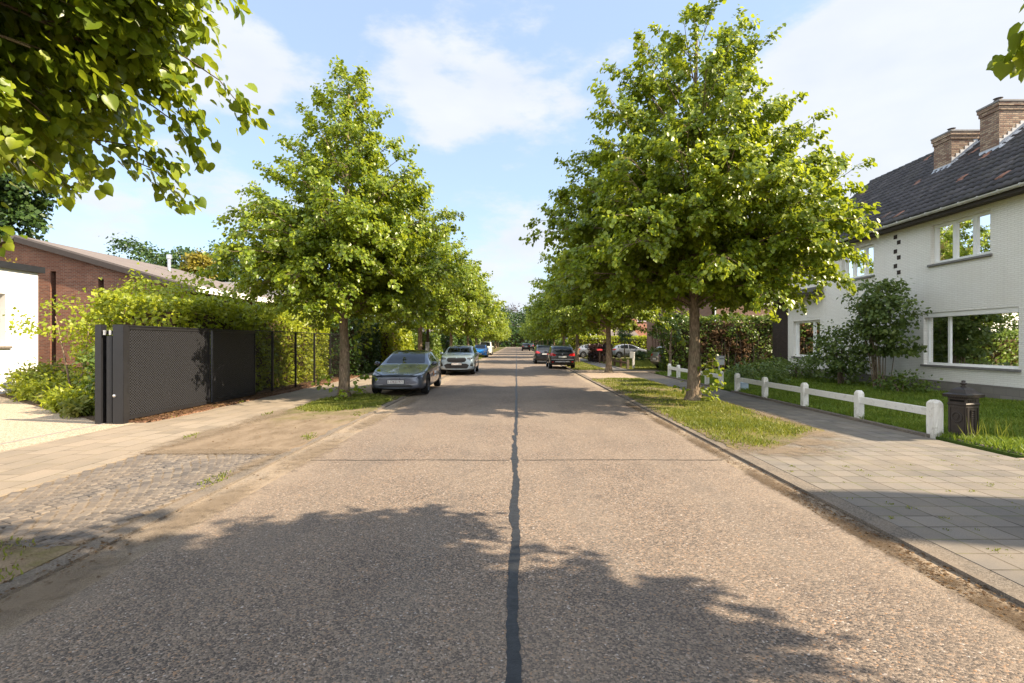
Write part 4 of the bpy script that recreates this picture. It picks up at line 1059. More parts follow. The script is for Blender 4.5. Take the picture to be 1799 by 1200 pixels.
gable_house('white_villa', 'small white house glimpsed between the tree trunks beyond the clipped hedge', 9.5, 17, 90, 100, 4.2, 8, 'render', 'tile_brown', 'y', [('s', 11, 13, 1, 2.4)])
# gate side
m = MB(); XH = -17.
wh = thing('modern_house', 'flat roofed white rendered house with dark roof edge behind the gravel drive', 'house')
TE = lambda u, d, z: (XH + d, u, z)
wall_open(m, TE, 6, 18.2, 0, 4.2, [(13.2, 17.05, 1.62, 3.36)], .3); m.box(-28, XH - .302, 17.9, 18.2, 0, 4.2); m.build('wall', MAT['render'], wh, fix=False)
m = MB(); m.box(-28, XH + .12, 5.9, 18.35, 4.203, 4.42); m.build('roof', MAT['black_metal'], wh)
window(wh, TE, 13.2, 17.05, 1.62, 3.36, (15.1,), .2, 'black_metal', None, .09, sashes=False)
m = MB(); m.box(13.1, 17.2, -.18, .08, 1.54, 1.615, 0, TE); m.build('sill', MAT['kerb'], wh)
# long brick hall with low pitched roof
bh = thing('brick_hall', 'long brown brick hall with low pitched felt roof and slit windows', 'building')
xe, ze_, xa, za, ya, yb = -16.6, 4.62, -25.2, 7.05, 26., 38.
m = MB()
T2 = lambda u, d, z: (u, ya - d, z)
slits = [(gx(p, 26) - .14, gx(p, 26) + .14, .5, zt) for p, zt in ((93, 5.35), (177, 4.95))]
kk = (za - ze_) / (xe - xa)
us = [-34.0] + sorted([v for s_ in slits for v in s_[:2]]) + [xa, xe]; us = sorted(us)
def zroof(x): return ze_ + (xe - x) * kk if x > xa else za - (xa - x) * kk
for a, b in zip(us[:-1], us[1:]):
    c = (a + b) / 2; inh = [s_ for s_ in slits if s_[0] < c < s_[1]]
    if inh:
        s_ = inh[0]
        m.add([T2(a, 0, s_[3]), T2(b, 0, s_[3]), T2(b, 0, zroof(b)), T2(a, 0, zroof(a))], [(0, 1, 2, 3)])
        m.add([T2(a, 0, 0), T2(b, 0, 0), T2(b, 0, s_[2]), T2(a, 0, s_[2])], [(0, 1, 2, 3)])
        m.add([T2(a, 0, s_[2]), T2(a, 0, s_[3]), T2(a, -.3, s_[3]), T2(a, -.3, s_[2])], [(0, 1, 2, 3)]); m.add([T2(b, 0, s_[2]), T2(b, 0, s_[3]), T2(b, -.3, s_[3]), T2(b, -.3, s_[2])], [(0, 1, 2, 3)])
        m.add([T2(a, 0, s_[3]), T2(b, 0, s_[3]), T2(b, -.3, s_[3]), T2(a, -.3, s_[3])], [(0, 1, 2, 3)])
    else: m.add([T2(a, 0, 0), T2(b, 0, 0), T2(b, 0, zroof(b)), T2(a, 0, zroof(a))], [(0, 1, 2, 3)])
m.add([(xe, ya, 0), (xe, yb, 0), (xe, yb, ze_), (xe, ya, ze_)], [(0, 1, 2, 3)])
m.build('wall', MAT['brown_brick'], bh, fix=False)
for s_ in slits:
    m = MB(); m.box(s_[0] - .05, s_[1] + .05, ya + .301, ya + .34, s_[2] - .1, s_[3] + .1); m.build('slit_window', MAT['car_glass'], bh)
m = MB(); m.prism([(xe + .5, ze_ - .5 * kk + .06), (xa, za + .1), (-34.2, za - (xa + 34.2) * kk + .1), (-34.2, za - (xa + 34.2) * kk - .1), (xa, za - .08), (xe + .5, ze_ - .5 * kk - .1)], ya - .28, yb + .3, lambda a, b, y: (a, y, b))
rfh = m.build('roof', MAT['roof_brown'], bh)
m = MB(); m.box(xe + .505, xe + .56, ya - .28, yb + .3, ze_ - .34, ze_ - .03); m.build('eaves_board', MAT['white_paint'], bh)
m = MB(); m.prism([(xe + .5, ze_ - .5 * kk - .02), (xa, za + .0), (xa, za - .26), (xe + .5, ze_ - .5 * kk - .28)], ya - .33, ya - .283, lambda a, b, y: (a, y, b)); m.build('verge_board', MAT['fascia'], bh)
xx = gx(297, 33); zz0 = zroof(xx) - .1
m = MB(); m.lathe([(.10, 0), (.10, .95), (.16, .97), (.16, 1.22), (.0, 1.25)], 14, 0, lambda x, y, z: (xx + x, 33 + y, zz0 + z), False); m.build('flue', MAT['steel'], rfh, smooth=False)
gable_house('tiled_roof_house', 'house whose grey tiled roof shows behind the brick hall', -34, -22, 48, 62, 4.6, 8.2, 'render', 'tile_grey', 'x', [])
gable_house('tiled_roof_bungalow', 'low house with brown roof glimpsed through the trees behind the parked cars', -17.5, -9.6, 54, 64, 2.7, 5.2, 'render', 'tile_brown', 'y', [])
gable_house('gabled_house', 'far white gabled house behind the hedges beyond the blue car', -19, -11, 92, 104, 3.6, 7, 'render', 'tile_grey', 'y', [])

# ------------------------------------------------------------------ fences and street furniture
def post_fence(label, ys, chipped=None):
    t = thing('white_fence', label, 'fence', (7.6, 0, 0))
    for y in ys:
        big = chipped is not None and abs(y - chipped) < .01
        w_, h = (.085, .70) if big else (.068, .68)
        m = MB()
        pr = [(w_, 0.0), (w_, h - .08), (w_ * .93, h - .045), (w_ * .55, h), (0, h + .004)]
        vs = []; fs = []
        for (r, z) in pr[:-1]:
            for (a, b) in ((-1, -1), (1, -1), (1, 1), (-1, 1)): vs.append((a * r * 1.05, y + b * r, z))
        for i in range(3):
            for j in range(4): fs.append((i * 4 + j, i * 4 + (j + 1) % 4, i * 4 + 4 + (j + 1) % 4, i * 4 + 4 + j))
        fs.append((12, 13, 14, 15)); fs.append((3, 2, 1, 0)); m.add(vs, fs)
        me = m.mesh('post')
        bm = bmesh.new(); bm.from_mesh(me)
        bmesh.ops.bevel(bm, geom=bm.edges[:], offset=.004, segments=1, affect='EDGES', clamp_overlap=True)
        if big:
            bmesh.ops.subdivide_edges(bm, edges=bm.edges[:], cuts=5, use_grid_fill=True); rg = random.Random(2)
            for v in bm.verts: v.co += v.normal * rg.uniform(-.007, .003)
        bm.to_mesh(me); bm.free()
        o = link('post', me, MAT['fence_paint'], t, smooth=False)
        if big: o['label'] = 'chipped end post'
    for a, b in zip(ys[:-1], ys[1:]):
        m = MB(); m.box(-.03, .03, a + .062, b - .062, .40, .545); m.build('rail', MAT['fence_paint'], t, bevel=.006)
    return t
post_fence('low white concrete fence along the lawn, ending in a chipped post beside the iron letterbox', [9.3, 11.35, 13.5, 15.65, 17.6], 9.3)
post_fence('shorter low white fence beyond the grey letterbox, towards the tall hedge', [19.0, 20.4, 22.2, 24.0, 25.4])

# cast-iron pillar box
pb = thing('pillar_letterbox', 'dark brown cast iron pillar letterbox with urn finial on the grass beside the fence end', 'letterbox', (7.93, 9.08, .03), R(19))
def frustum(m, segs, lim=None):
    vs = []; fs = []
    for (a, b, z) in segs:
        for (i, j) in ((-1, -1), (1, -1), (1, 1), (-1, 1)): vs.append((i * a, j * b, z))
    for k in range(len(segs) - 1):
        for j in range(4): fs.append((k * 4 + j, k * 4 + (j + 1) % 4, k * 4 + 4 + (j + 1) % 4, k * 4 + 4 + j))
    fs.append((3, 2, 1, 0)); n = (len(segs) - 1) * 4; fs.append((n, n + 1, n + 2, n + 3)); m.add(vs, fs)
ax, ay = .175, .138                       # half sizes
m = MB(); frustum(m, [(ax + .02, ay + .02, 0), (ax + .02, ay + .02, .05), (ax, ay, .08), (ax, ay, .60), (ax + .012, ay + .012, .62), (ax + .012, ay + .012, .635), (ax, ay, .65), (ax, ay, .73), (ax + .02, ay + .02, .745)])
m.build('body', MAT['iron'], pb)
m = MB(); frustum(m, [(ax + .02, ay + .02, .747), (ax + .055, ay + .055, .765), (ax + .06, ay + .06, .80), (ax + .02, ay + .02, .815), (ax - .01, ay - .01, .84), (ax - .035, ay - .035, .885), (ax - .085, ay - .085, .915), (ax - .10, ay - .10, .92)])
lid = m.build('lid', MAT['iron'], pb)
m = MB(); m.lathe([(.03, .918), (.05, .925), (.022, .945), (.03, .96), (.055, .985), (.05, .998), (.025, 1.005), (.032, 1.02), (.03, 1.035), (0, 1.045)], 16, cap=False); m.build('finial', MAT['iron'], lid, smooth=True)
m = MB()
for i in range(13):
    x = -ax - .03 + i * (2 * ax + .06) / 12
    for s_ in (-1, 1): m.box(x - .008, x + .008, s_ * (ay + .056) - .012, s_ * (ay + .056) + .012, .748, .764)
for i in range(10):
    y = -ay - .02 + i * (2 * ay + .04) / 9
    for s_ in (-1, 1): m.box(s_ * (ax + .056) - .012, s_ * (ax + .056) + .012, y - .008, y + .008, .748, .764)
m.build('dentil_moulding', MAT['iron'], lid)
def raised_panel(m, face, c, wd, z0, z1, d=.012, fr=.018):
    # frame of four bars on face 'y-' (towards the driver) or 'x-'
    def B(a0, a1, b0, b1, q0, q1):
        if face == 'y-': m.box(a0, a1, -ay - q1, -ay - q0, b0, b1)
        else: m.box(-ax - q1, -ax - q0, a0, a1, b0, b1)
    B(c - wd, c - wd + fr, z0, z1, .001, d); B(c + wd - fr, c + wd, z0, z1, .001, d); B(c - wd + fr, c + wd - fr, z0, z0 + fr, .001, d); B(c - wd + fr, c + wd - fr, z1 - fr, z1, .001, d)
    return B
m = MB(); B = raised_panel(m, 'y-', 0, .15, .12, .58); B2 = raised_panel(m, 'y-', 0, .055, .16, .54, .018, .012)
for i in range(11):
    z = .185 + i * .033
    for s_ in (-1, 1): m.lathe([(.0, 0), (.016, .002), (.011, .012), (0, .016)], 8, 0, lambda x, y, q, z=z, s_=s_: (s_ * .017 + x, -ay - q, z + y), False)
for k in range(5): m.box(-.11 + k * .045, -.085 + k * .045, -ay - .012, -ay - .001, .668, .712)
m.build('ornament', MAT['iron'], pb)
m = MB(); raised_panel(m, 'x-', 0, .118, .10, .58)
for k in range(24):                       # embossed crest: a shield in a ring of leaves
    a = 2 * math.pi * k / 24; m.lathe([(0, 0), (.018, .002), (.012, .013), (0, .016)], 7, 0, lambda x, y, q, a=a: (-ax - q, .075 * math.cos(a) + x, .40 + .085 * math.sin(a) + y), False)
m.prism([(-.035, .045), (.035, .045), (.035, -.005), (0, -.055), (-.035, -.005)], .001, .014, lambda a, b, q: (-ax - q, a, .40 + b))
m.build('crest', MAT['iron'], pb)
m = MB(); m.box(-ax - .006, -ax - .001, -.11, .11, .672, .705); m.build('letter_slot', MAT['dark_hole'], pb)
m = MB(); m.box(-ax - .02, -ax - .007, -.12, .12, .706, .718); m.build('slot_hood', MAT['iron'], pb)

gl = thing('grey_letterbox', 'grey metal letterbox on a thin post in the gap between the two white fences', 'letterbox', (7.88, 19.8, .03), R(12))
m = MB(); m.tube([(0, .06, 0), (0, .06, .85)], .025, 8); m.build('post', MAT['steel'], gl)
m = MB(); m.box(-.13, .13, -.1, .1, .84, 1.16); b = m.build('box', MAT['grey_plastic'], gl, bevel=.012)
m = MB(); m.box(-.15, .15, -.12, .12, 1.163, 1.185); m.build('lid', MAT['steel'], gl); m = MB(); m.box(-.10, .10, -.106, -.101, 1.06, 1.09); m.build('letter_slot', MAT['dark_hole'], gl)
bb = thing('utility_box', 'small pale blue box standing in the grass behind the first fence post of the lawn', 'utility box', (7.95, 17.9, .05))
m = MB(); m.box(-.13, .13, -.1, .1, 0, .26); m.build('body', MAT['pale_blue'], bb, bevel=.015); m = MB(); m.box(-.145, .145, -.115, .115, .262, .29); m.build('lid', MAT['pale_blue'], bb, bevel=.008)
wp = thing('white_letterbox', 'white letterbox on a square white post at the edge of the far lawn', 'letterbox', (7.55, 33.0, .03))
m = MB(); m.box(-.07, .07, -.07, .07, 0, 1.0); m.build('post', MAT['white_paint'], wp, bevel=.01); m = MB(); m.box(-.27, .0, -.16, -.072, .68, 1.1); m.build('box', MAT['grey_plastic'], wp, bevel=.02); m = MB(); m.box(-.09, .09, -.09, .09, 1.003, 1.07); m.build('cap', MAT['white_paint'], wp)
rbx = thing('red_letterbox', 'red letterbox on a dark post beside the purple hedge', 'letterbox', (6.75, 41.5, .03))
m = MB(); m.box(-.06, .06, -.06, .06, 0, 1.0); m.build('post', MAT['wood_dark'], rbx); m = MB(); m.box(-.22, .22, -.14, .14, 1.003, 1.16); m.build('box', MAT['red_paint'], rbx, bevel=.03)
wf = thing('timber_fence', 'low dark timber post and rail fence beside the far footpath', 'fence', (7.1, 0, 0))
for y in (32.6, 34.8, 37., 39.2, 41.4):
    m = MB(); m.box(-.08, .08, y - .08, y + .08, 0, .62); m.build('post', MAT['wood_grey' if y < 33 else 'wood_dark'], wf, bevel=.02)
for a, b in ((32.6, 34.8), (34.8, 37.), (37., 39.2), (39.2, 41.4)):
    m = MB(); m.box(-.04, .04, a + .082, b - .082, .34, .47); m.build('rail', MAT['wood_dark'], wf)
up_ = thing('utility_pole', 'slim dark utility pole beside the hedge behind the grey sedan', 'pole', (gx(751.5, 30), 30, 0))
m = MB(); m.tube([(0, 0, 0), (0, 0, 6.6)], [.085, .06], 10); m.build('shaft', MAT['bark_dark'], up_, smooth=True)
m = MB(); m.box(-.3, .3, -.05, .05, 6.2, 6.32); m.build('crossarm', MAT['wood_dark'], up_)
m = MB(); m.box(-.11, .11, -.13, -.082, 1.2, 1.75); m.build('cable_box', MAT['grey_plastic'], up_)

# black sliding gate and mesh fence
gt = thing('sliding_gate', 'black sliding gate with diamond mesh infill standing open along the bark bed', 'gate', (0, 0, 0))
XG = -8.36
for (a, b) in ((10.98, 13.92), (14.06, 16.35)):
    m = MB(); m.box(XG - .02, XG + .02, a + .05, b - .05, .17, 2.02); m.build('mesh_panel', MAT['expanded'], gt)
    m = MB()
    for (y0, y1, z0, z1) in ((a, a + .05, .08, 2.08), (b - .05, b, .08, 2.08), (a + .05, b - .05, 2.022, 2.08), (a + .05, b - .05, .08, .168)): m.box(XG - .035, XG + .035, y0, y1, z0, z1)
    m.build('frame', MAT['black_metal'], gt, bevel=.004)
m = MB(); m.box(XG - .05, XG + .05, 10.98, 16.4, 2.083, 2.115); m.build('top_rail', MAT['black_metal'], gt, bevel=.006)
gp = thing('gate_posts', 'pair of tall black steel gate posts with guide rollers at the gravel drive', 'gate post', (0, 0, 0)); gp.name = 'gate_guide_frame'
Yp = 10.86
for (px0, px1) in ((172, 183.5), (203, 222)):
    x0, x1 = gx(px0, Yp), gx(px1, Yp); m = MB(); m.box(x0, x1, Yp - .09, Yp + .06, 0, 2.12); m.build('post', MAT['black_metal'], gp, bevel=.006)
m = MB(); x0, x1 = gx(183.6, Yp), gx(202.9, Yp); m.box(x0, x1, Yp - .03, Yp + .03, 1.92, 1.99); m.build('guide_bracket', MAT['black_metal'], gp)
for x in (x0 + .05, x1 - .06):
    m = MB(); m.lathe([(.03, 0), (.03, .1)], 12, 0, lambda a, b, z, x=x: (x + a, Yp - .06 + b, 1.90 + z)); m.build('roller', MAT['steel'], gp)
m = MB(); m.box(gx(191, Yp), gx(201, Yp), Yp - .07, Yp - .032, .05, 1.88); m.build('end_stop', MAT['black_metal'], gp, bevel=.006)
m = MB(); m.lathe([(.0, 0), (.03, 0), (.03, .02), (0, .03)], 12, 0, lambda a, b, z: (gx(207, Yp) + a, Yp - .092 - z, .62 + b), False); m.build('lock', MAT['steel'], gp)
wfn = thing('wire_fence', 'see-through black wire fence with slim posts in front of the leafy hedge', 'fence', (XG, 0, 0))
for y in (17.55, 19.4, 21.2, 23.0, 24.6):
    m = MB(); m.box(-.03, .03, y - .03, y + .03, 0, 2.1); m.build('post', MAT['black_metal'], wfn)
m = MB(); m.box(-.025, .025, 16.42, 24.63, 2.103, 2.135); m.build('top_rail', MAT['black_metal'], wfn)
m = MB()
for i in range(150):
    y = 16.45 + i * .0545; m.box(-.0022, .0022, y, y + .0044, .05, 2.1)
for i in range(21):
    z = .06 + i * .1; m.box(.003, .007, 16.42, 24.6, z, z + .0044)
m.build('wire_mesh', MAT['black_metal'], wfn, fix=False)
fs_ = [(-12.5, 14.6), (-11.6, 15.6)]
for i, ((x, y), lb) in enumerate(zip(fs_, ('near pale flagstone step in the planting bed', 'rear pale flagstone step in the planting bed behind the near one'))):
    t = thing('flagstone', lb, 'paving stone', (x, y, .06), R(8)); m = MB(); m.box(-.75, .75, -.32, .32, 0, .06); m.build('slab', MAT['flag'], t, bevel=.012)

# ------------------------------------------------------------------ trees
profR1 = [(2.75, 2.8), (3.5, 3.8), (4.6, 4.2), (5.6, 4.1), (6.8, 3.5), (8.5, 2.6), (10.0, 1.7), (11.0, .9), (11.6, .3)]
T_R1 = linden('large broad linden with lit yellow green crown on the grass verge before the white house', (5.22, 15.1, .02), 11, 11.7, profR1, .18, 122, 84, .118, subk=4.1, jit=.075, skew=-.07)
shoots(T_R1, 'leafy_shoot', [(.17 * math.cos(a), .17 * math.sin(a), z, math.cos(a), math.sin(a), L, n) for a, z, L, n in ((-.6, .35, .7, 20), (-.2, .75, .6, 22), (.1, .2, .6, 18), (-1.1, .9, .5, 16), (-2.6, .3, .5, 12), (-.3, 1.25, .35, 10), (-2.8, 1.7, .3, 8), (.2, 1.0, .6, 16), (-.8, .1, .6, 16))], .14, 5)
profL1 = [(2.5, 2.0), (3.2, 3.0), (4.2, 3.4), (5.2, 3.15), (6.5, 2.4), (8.0, 1.45), (9.3, .75), (10.2, .25)]
T_L1 = linden('tall slender linden with leafy shoots at its foot between gate and sedan', (-5.35, 15.9, .02), 23, 10.35, profL1, .16, 112, 84, .105, lean=(.018, 0), subk=4.2, jit=.075)
shoots(T_L1, 'leafy_shoot', [(.17 * math.cos(a), .17 * math.sin(a), z, math.cos(a), math.sin(a), L, n) for a, z, L, n in ((-.5, .2, .7, 22), (-2.6, .3, .7, 22), (-2.2, .6, .6, 16), (.2, .5, .8, 22), (-.3, 1.9, .8, 24), (0, 2.3, .9, 28), (-.2, 1.5, .7, 20), (-2.9, 2.1, .6, 14), (-1.3, .1, .6, 18), (.4, 2.6, 1., 26), (-2.7, 1.3, .5, 10))], .14, 6)
profL0 = [(3.1, 1.5), (3.45, 2.2), (3.9, 2.9), (5.0, 3.15), (6.5, 2.9), (8.5, 2.2), (10.5, .8)]
linden('linden whose big near leaves overhang the sky above the gravel drive', (-5.35, 2.3, .02), 31, 11, profL0, .2, 104, 104, .085, subk=4.8, jit=.07, tmpl=HEART2, tf=HTRI2,
    clear=(5.35, -2.3, 1.73, 3.3), extra=[(1.6, 1.3, 3.15), (1.1, 1.2, 2.8), (2.15, 2.2, 3.8), (2.5, 2.0, 4.15), (2.2, 2.0, 4.55), (1.8, 1.4, 3.5), (1.4, 1.7, 3.6), (1.7, 2.3, 3.45), (2.2, 1.8, 3.95), (2.1, 1.7, 4.2), (1.5, .95, 2.8)])
profR0 = [(4.6, 2.3), (4.95, 3.3), (6.0, 3.55), (7.5, 3.35), (8.6, 2.7), (9.5, 1.4), (9.9, .4)]
linden('linden beside the driveway whose leaf tips hang above the chimneys', (5.25, -.95, .02), 37, 9.95, profR0, .2, 120, 84, .12, subk=4.8, tmpl=HEART2, tf=HTRI2, extra=[(-1.06, 4.5, 4.45), (-.9, 4.45, 4.85), (-.8, 4.4, 4.6), (1.1, 3.3, 5.0), (1.6, 2.9, 5.0), (.7, 3.4, 5.2)])
# shared crowns further down the row
profF = [(2.5, 2.5), (3.3, 3.6), (4.4, 3.9), (5.6, 3.6), (7.0, 2.8), (8.6, 1.8), (10.0, .5)]
profG = [(2.5, 2.5), (3.4, 3.7), (4.6, 4.2), (6.0, 3.9), (7.6, 3.0), (9.2, 1.9), (10.6, .5)]
ordn = ['second', 'third', 'fourth', 'fifth', 'sixth', 'seventh', 'eighth', 'ninth', 'tenth', 'eleventh']
FL = linden('second linden of the gate side row, its trunk rising behind the sedan', (-5.35, 28.4, .02), 41, 10.2, profF, .15, 90, 44, .125, mat='linden_far', subk=4.0, jit=.08)
GR = linden('second linden in the white house side row, before the timber fence', (5.25, 29.1, .02), 43, 10.8, profG, .17, 100, 40, .135, mat='linden_far', subk=3.9, jit=.08)
small = dict(tmpl=DIAM, tf=DFACE, mat='linden_far')
FS = linden('third linden in the gate side row, beside the pale crossover car', (-5.35, 42, .02), 51, 10.2, profF, .15, 72, 22, .21, subk=4.0, **small)
GS = linden('third linden in the white house side row, beside the black crossover car', (5.25, 44, .02), 53, 10.8, profG, .17, 78, 20, .23, subk=3.8, **small)
for i in range(8):
    copy_tree(FS, (-5.35 + rs.uniform(-.15, .15), 56.2 + i * 13.8, .02), rs.uniform(0, 6), rs.uniform(.92, 1.06), f'{ordn[i + 2]} linden from the gate in the receding gate side row')
    copy_tree(GS, (5.25 + rs.uniform(-.15, .15), 58 + i * 13.9, .02), rs.uniform(0, 6), rs.uniform(.9, 1.02), f'{ordn[i + 2]} linden from the fence in the receding white house side row')
# far end of the street
for i, (x, y, h, lb, mt) in enumerate(((-6, 190, 15, 'big tree closing the street end on the gate side', 'oak'), (7, 196, 16, 'big tree closing the street end on the white house side', 'oak'), (.5, 214, 15, 'bare-stemmed pine closing the far end of the road', 'oak'), (-1.5, 240, 19, 'purple leaved tree top rising above the street end', 'purple'), (-16, 200, 16, 'bushy oak at the street end behind the gate side row', 'oak'), (18, 205, 16, 'bushy oak at the street end behind the white house side row', 'oak'))):
    clump_tree('oak_tree', lb, 'tree', (x, y, 0), 100 + i, [(0, 0, h * .62, h * .36, h * .36, h * .38)], 60, 42, .7, mt, [([(0, 0, 0), (.1, 0, h * .3), (0, 0, h * .6)], .35)], spread=.2)
th_ = hedge('undergrowth', 'dark undergrowth closing the far end of the road', -30, 30, 182, 186, 6.0, 15, 5, 1.0, 'hedge_dark', bumpy=.8)
# oaks behind the brick hall
for i, (px, Y, top, wd, mt, lb) in enumerate(((235, 72, 412, 62, 'oak', 'dark green oak rising above the brick hall roof'), (320, 78, 436, 40, 'oak', 'dark oak beside the steel flue of the brick hall'), (385, 74, 430, 52, 'oak', 'dark oak behind the grey tiled roof'), (350, 64, 447, 24, 'golden', 'small golden yellow tree between the dark oaks'), (15, 44, 275, 60, 'oak', 'tall oak showing under the overhanging near leaves above the brick hall'), (-60, 46, 330, 60, 'oak', 'tall oak behind the white rendered house'))):
    zt = gz(top, Y); r = wd / F * Y * .95; x = gx(px, Y)
    clump_tree('oak_tree', lb, 'tree', (x, Y, 0), 120 + i, [(0, 0, zt - r * .9, r, r, r * .9), (r * .5, 0, zt - r * 1.3, r * .6, r * .6, r * .6), (-r * .5, .3, zt - r * 1.4, r * .7, r * .6, r * .6), (0, 0, zt - r * 2.2, r * .8, r * .8, r * 1.1)], 150, 60, .42, mt, [([(0, 0, 0), (.1, 0, zt * .4), (0, 0, zt * .75)], .3)], spread=.17)
clump_tree('golden_tree', 'golden leaved tree whose top shows above the flat white roof', 'tree', (-26.2, 24, 0), 140, [(0, 0, 5.2, 1.9, 1.5, 1.2)], 60, 26, .16, 'golden', [([(0, 0, 0), (0, 0, 3), (.1, 0, 5)], .12)])

# ------------------------------------------------------------------ hedges and shrubs
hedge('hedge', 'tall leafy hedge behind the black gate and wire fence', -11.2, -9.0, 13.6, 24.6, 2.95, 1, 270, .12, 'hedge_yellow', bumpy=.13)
clump_tree('tall_shrub', 'big bright shrub rising above the black gate in front of the brick hall', 'shrub', (-11.6, 16.8, 0), 61, [(0, 0, 2.9, 2.0, 1.5, 1.15), (1.6, .5, 2.7, 1.3, 1.2, .8), (-1.0, -.3, 2.0, 1.2, 1.2, 1.4)], 150, 46, .13, 'hedge_yellow', [([(a, 0, 0), (a * 1.6, .2, 1.3), (a * 2.4, .1, 2.6)], .05) for a in (-.4, 0, .35)], spread=.15, crown='foliage', stemname='stems')
clump_tree('small_tree', 'airy yellow green multi-stemmed small tree between the white house corner and the gate', 'tree', (-12.9, 14.9, 0), 62, [(-.35, 0, 2.35, 1.15, .9, .75), (.5, .2, 1.9, .8, .8, .6), (.9, -.2, 1.2, .6, .6, .7)], 48, 22, .105, 'hedge_yellow', [([(0, 0, 0), (-.2, 0, 1.1), (-.6, .1, 2.5)], .035), ([(.1, 0, 0), (.25, .1, 1.2), (.4, .1, 2.3)], .03), ([(.2, 0, 0), (.6, 0, 1.0), (1.0, 0, 1.7)], .025)], 'bark', spread=.2, crown='foliage', stemname='stems')
clump_tree('shrub', 'dark leaved shrub tucked against the gate posts', 'shrub', (-10.0, 12.5, 0), 63, [(0, 0, .8, .5, .55, .85)], 34, 34, .10, 'hedge_green', [([(0, 0, 0), (.1, 0, 1)], .03)], crown='foliage', stemname='stems', spread=.2)
for i, (x, y, r, h) in enumerate(((-16.0, 17.3, .85, .85), (-14.9, 16.3, .85, .8), (-13.6, 16.6, .8, .8), (-15.6, 17.0, .9, .95), (-12.4, 16.9, .8, .8), (-14.3, 15.3, .5, .45), (-13.1, 14.5, .4, .4), (-11.3, 13.6, .5, .5), (-11.0, 12.6, .45, .4), (-10.2, 11.9, .35, .3), (-11.9, 13.5, .45, .4))):
    big = i < 5
    lbl = ['bushy yellow green plant at the frame edge under the white wall', 'bushy yellow green plant under the dark window of the white wall', 'bushy yellow green plant below the white wall corner', 'taller yellow green plant against the white wall', 'bushy yellow green plant before the brick hall slit window',
           'low grassy tuft in front of the bushy plants', 'low grassy tuft nearest the gravel edge', 'low grassy tuft beside the flagstones', 'low grassy tuft between flagstones and gate', 'small tuft at the gate post foot', 'low tuft before the near flagstone'][i]
    clump_tree('garden_plant', lbl, 'plant', (x, y, .04), 70 + i, [(0, 0, h * .5, r, r * .9, h * .55)], 46 if big else 22, 30, .11 if big else .16, 'hedge_yellow' if i % 3 else 'grass', [([(0, 0, 0), (.05, 0, h * .6)], .015)], 'bark', 'plants of the bed beside the gravel drive', SLIM if not big else DIAM, DFACE, .24, 'foliage', 'stems')
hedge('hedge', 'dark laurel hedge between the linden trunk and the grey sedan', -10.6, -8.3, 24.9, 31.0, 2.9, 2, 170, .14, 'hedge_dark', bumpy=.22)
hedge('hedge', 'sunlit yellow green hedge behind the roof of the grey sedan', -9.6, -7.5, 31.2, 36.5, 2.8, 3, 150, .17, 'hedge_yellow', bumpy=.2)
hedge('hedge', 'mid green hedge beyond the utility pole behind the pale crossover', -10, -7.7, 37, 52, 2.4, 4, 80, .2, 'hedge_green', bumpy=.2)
hedge('hedge', 'far green hedge behind the blue car', -10, -7.9, 54, 88, 2.5, 5, 40, .3, 'hedge_dark', bumpy=.25)
hedge('hedge', 'farthest hedge at the gate side of the street end', -10, -7.9, 90, 150, 2.6, 6, 18, .45, 'hedge_green', bumpy=.25)
# behind everything on the gate side, garden trees over the hedge
for i, (x, y, h, lb) in enumerate(((-13.5, 33, 5.2, 'round garden tree behind the dark laurel hedge'), (-13, 44, 6.5, 'garden tree behind the mid green hedge'), (-14, 72, 7, 'garden tree behind the far hedge'), (-13, 116, 9, 'garden tree behind the farthest hedge'))):
    clump_tree('garden_tree', lb, 'tree', (x, y, 0), 170 + i, [(0, 0, h * .62, h * .42, h * .42, h * .38)], 80, 36, .25, 'hedge_green', [([(0, 0, 0), (.1, 0, h * .4), (0, 0, h * .7)], .14)])
# tall hedge by the white house, with withered patch
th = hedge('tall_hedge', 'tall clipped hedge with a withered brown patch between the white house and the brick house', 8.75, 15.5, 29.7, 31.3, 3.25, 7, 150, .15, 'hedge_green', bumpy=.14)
rng = np.random.default_rng(9); P, A, Nn, S = clump_leaves(rng, [(-.2, -.76, 1.9, 1.5, .16, .95), (.9, -.76, 1.5, .8, .16, 1.2), (-1.2, -.76, 1.4, .5, .15, .8)], 130, 26, .13, .10, (.2, 1.)); k = P[:, 2] > .1
link('withered_foliage', leaf_mesh('withered_foliage', P[k], A[k], Nn[k], S[k], DIAM, DFACE), MAT['brown_leaf'], th)
m = MB(); rg = random.Random(3)
for i in range(15):
    x = -1.9 + i * .27 + rg.uniform(-.1, .1); m.tube([(x, -.8, 0), (x + rg.uniform(-.1, .1), -.86, 1.0), (x + rg.uniform(-.25, .25), -.84, 2.2)], [.05, .035, .012], 6, 0, False)
m.build('branches', MAT['bark_dark'], th, fix=False)
clump_tree('yew_tree', 'small dark cloud-pruned tree with a bare twisted trunk at the end of the tall hedge', 'tree', (8.35, 28.6, .05), 64, [(-.35, 0, 2.35, .55, .5, .5), (.5, 0, 2.85, .6, .5, .45), (.5, 0, 1.9, .4, .4, .35)], 46, 34, .10, 'hedge_dark', [([(.25, 0, 0), (.25, 0, 1.4), (.35, 0, 2.8)], .09), ([(.25, 0, 1.0), (-.1, 0, 1.5), (-.35, 0, 2.4)], .04), ([(.25, 0, .9), (.6, 0, 1.3), (.5, 0, 1.9)], .03)], 'bark', spread=.22)
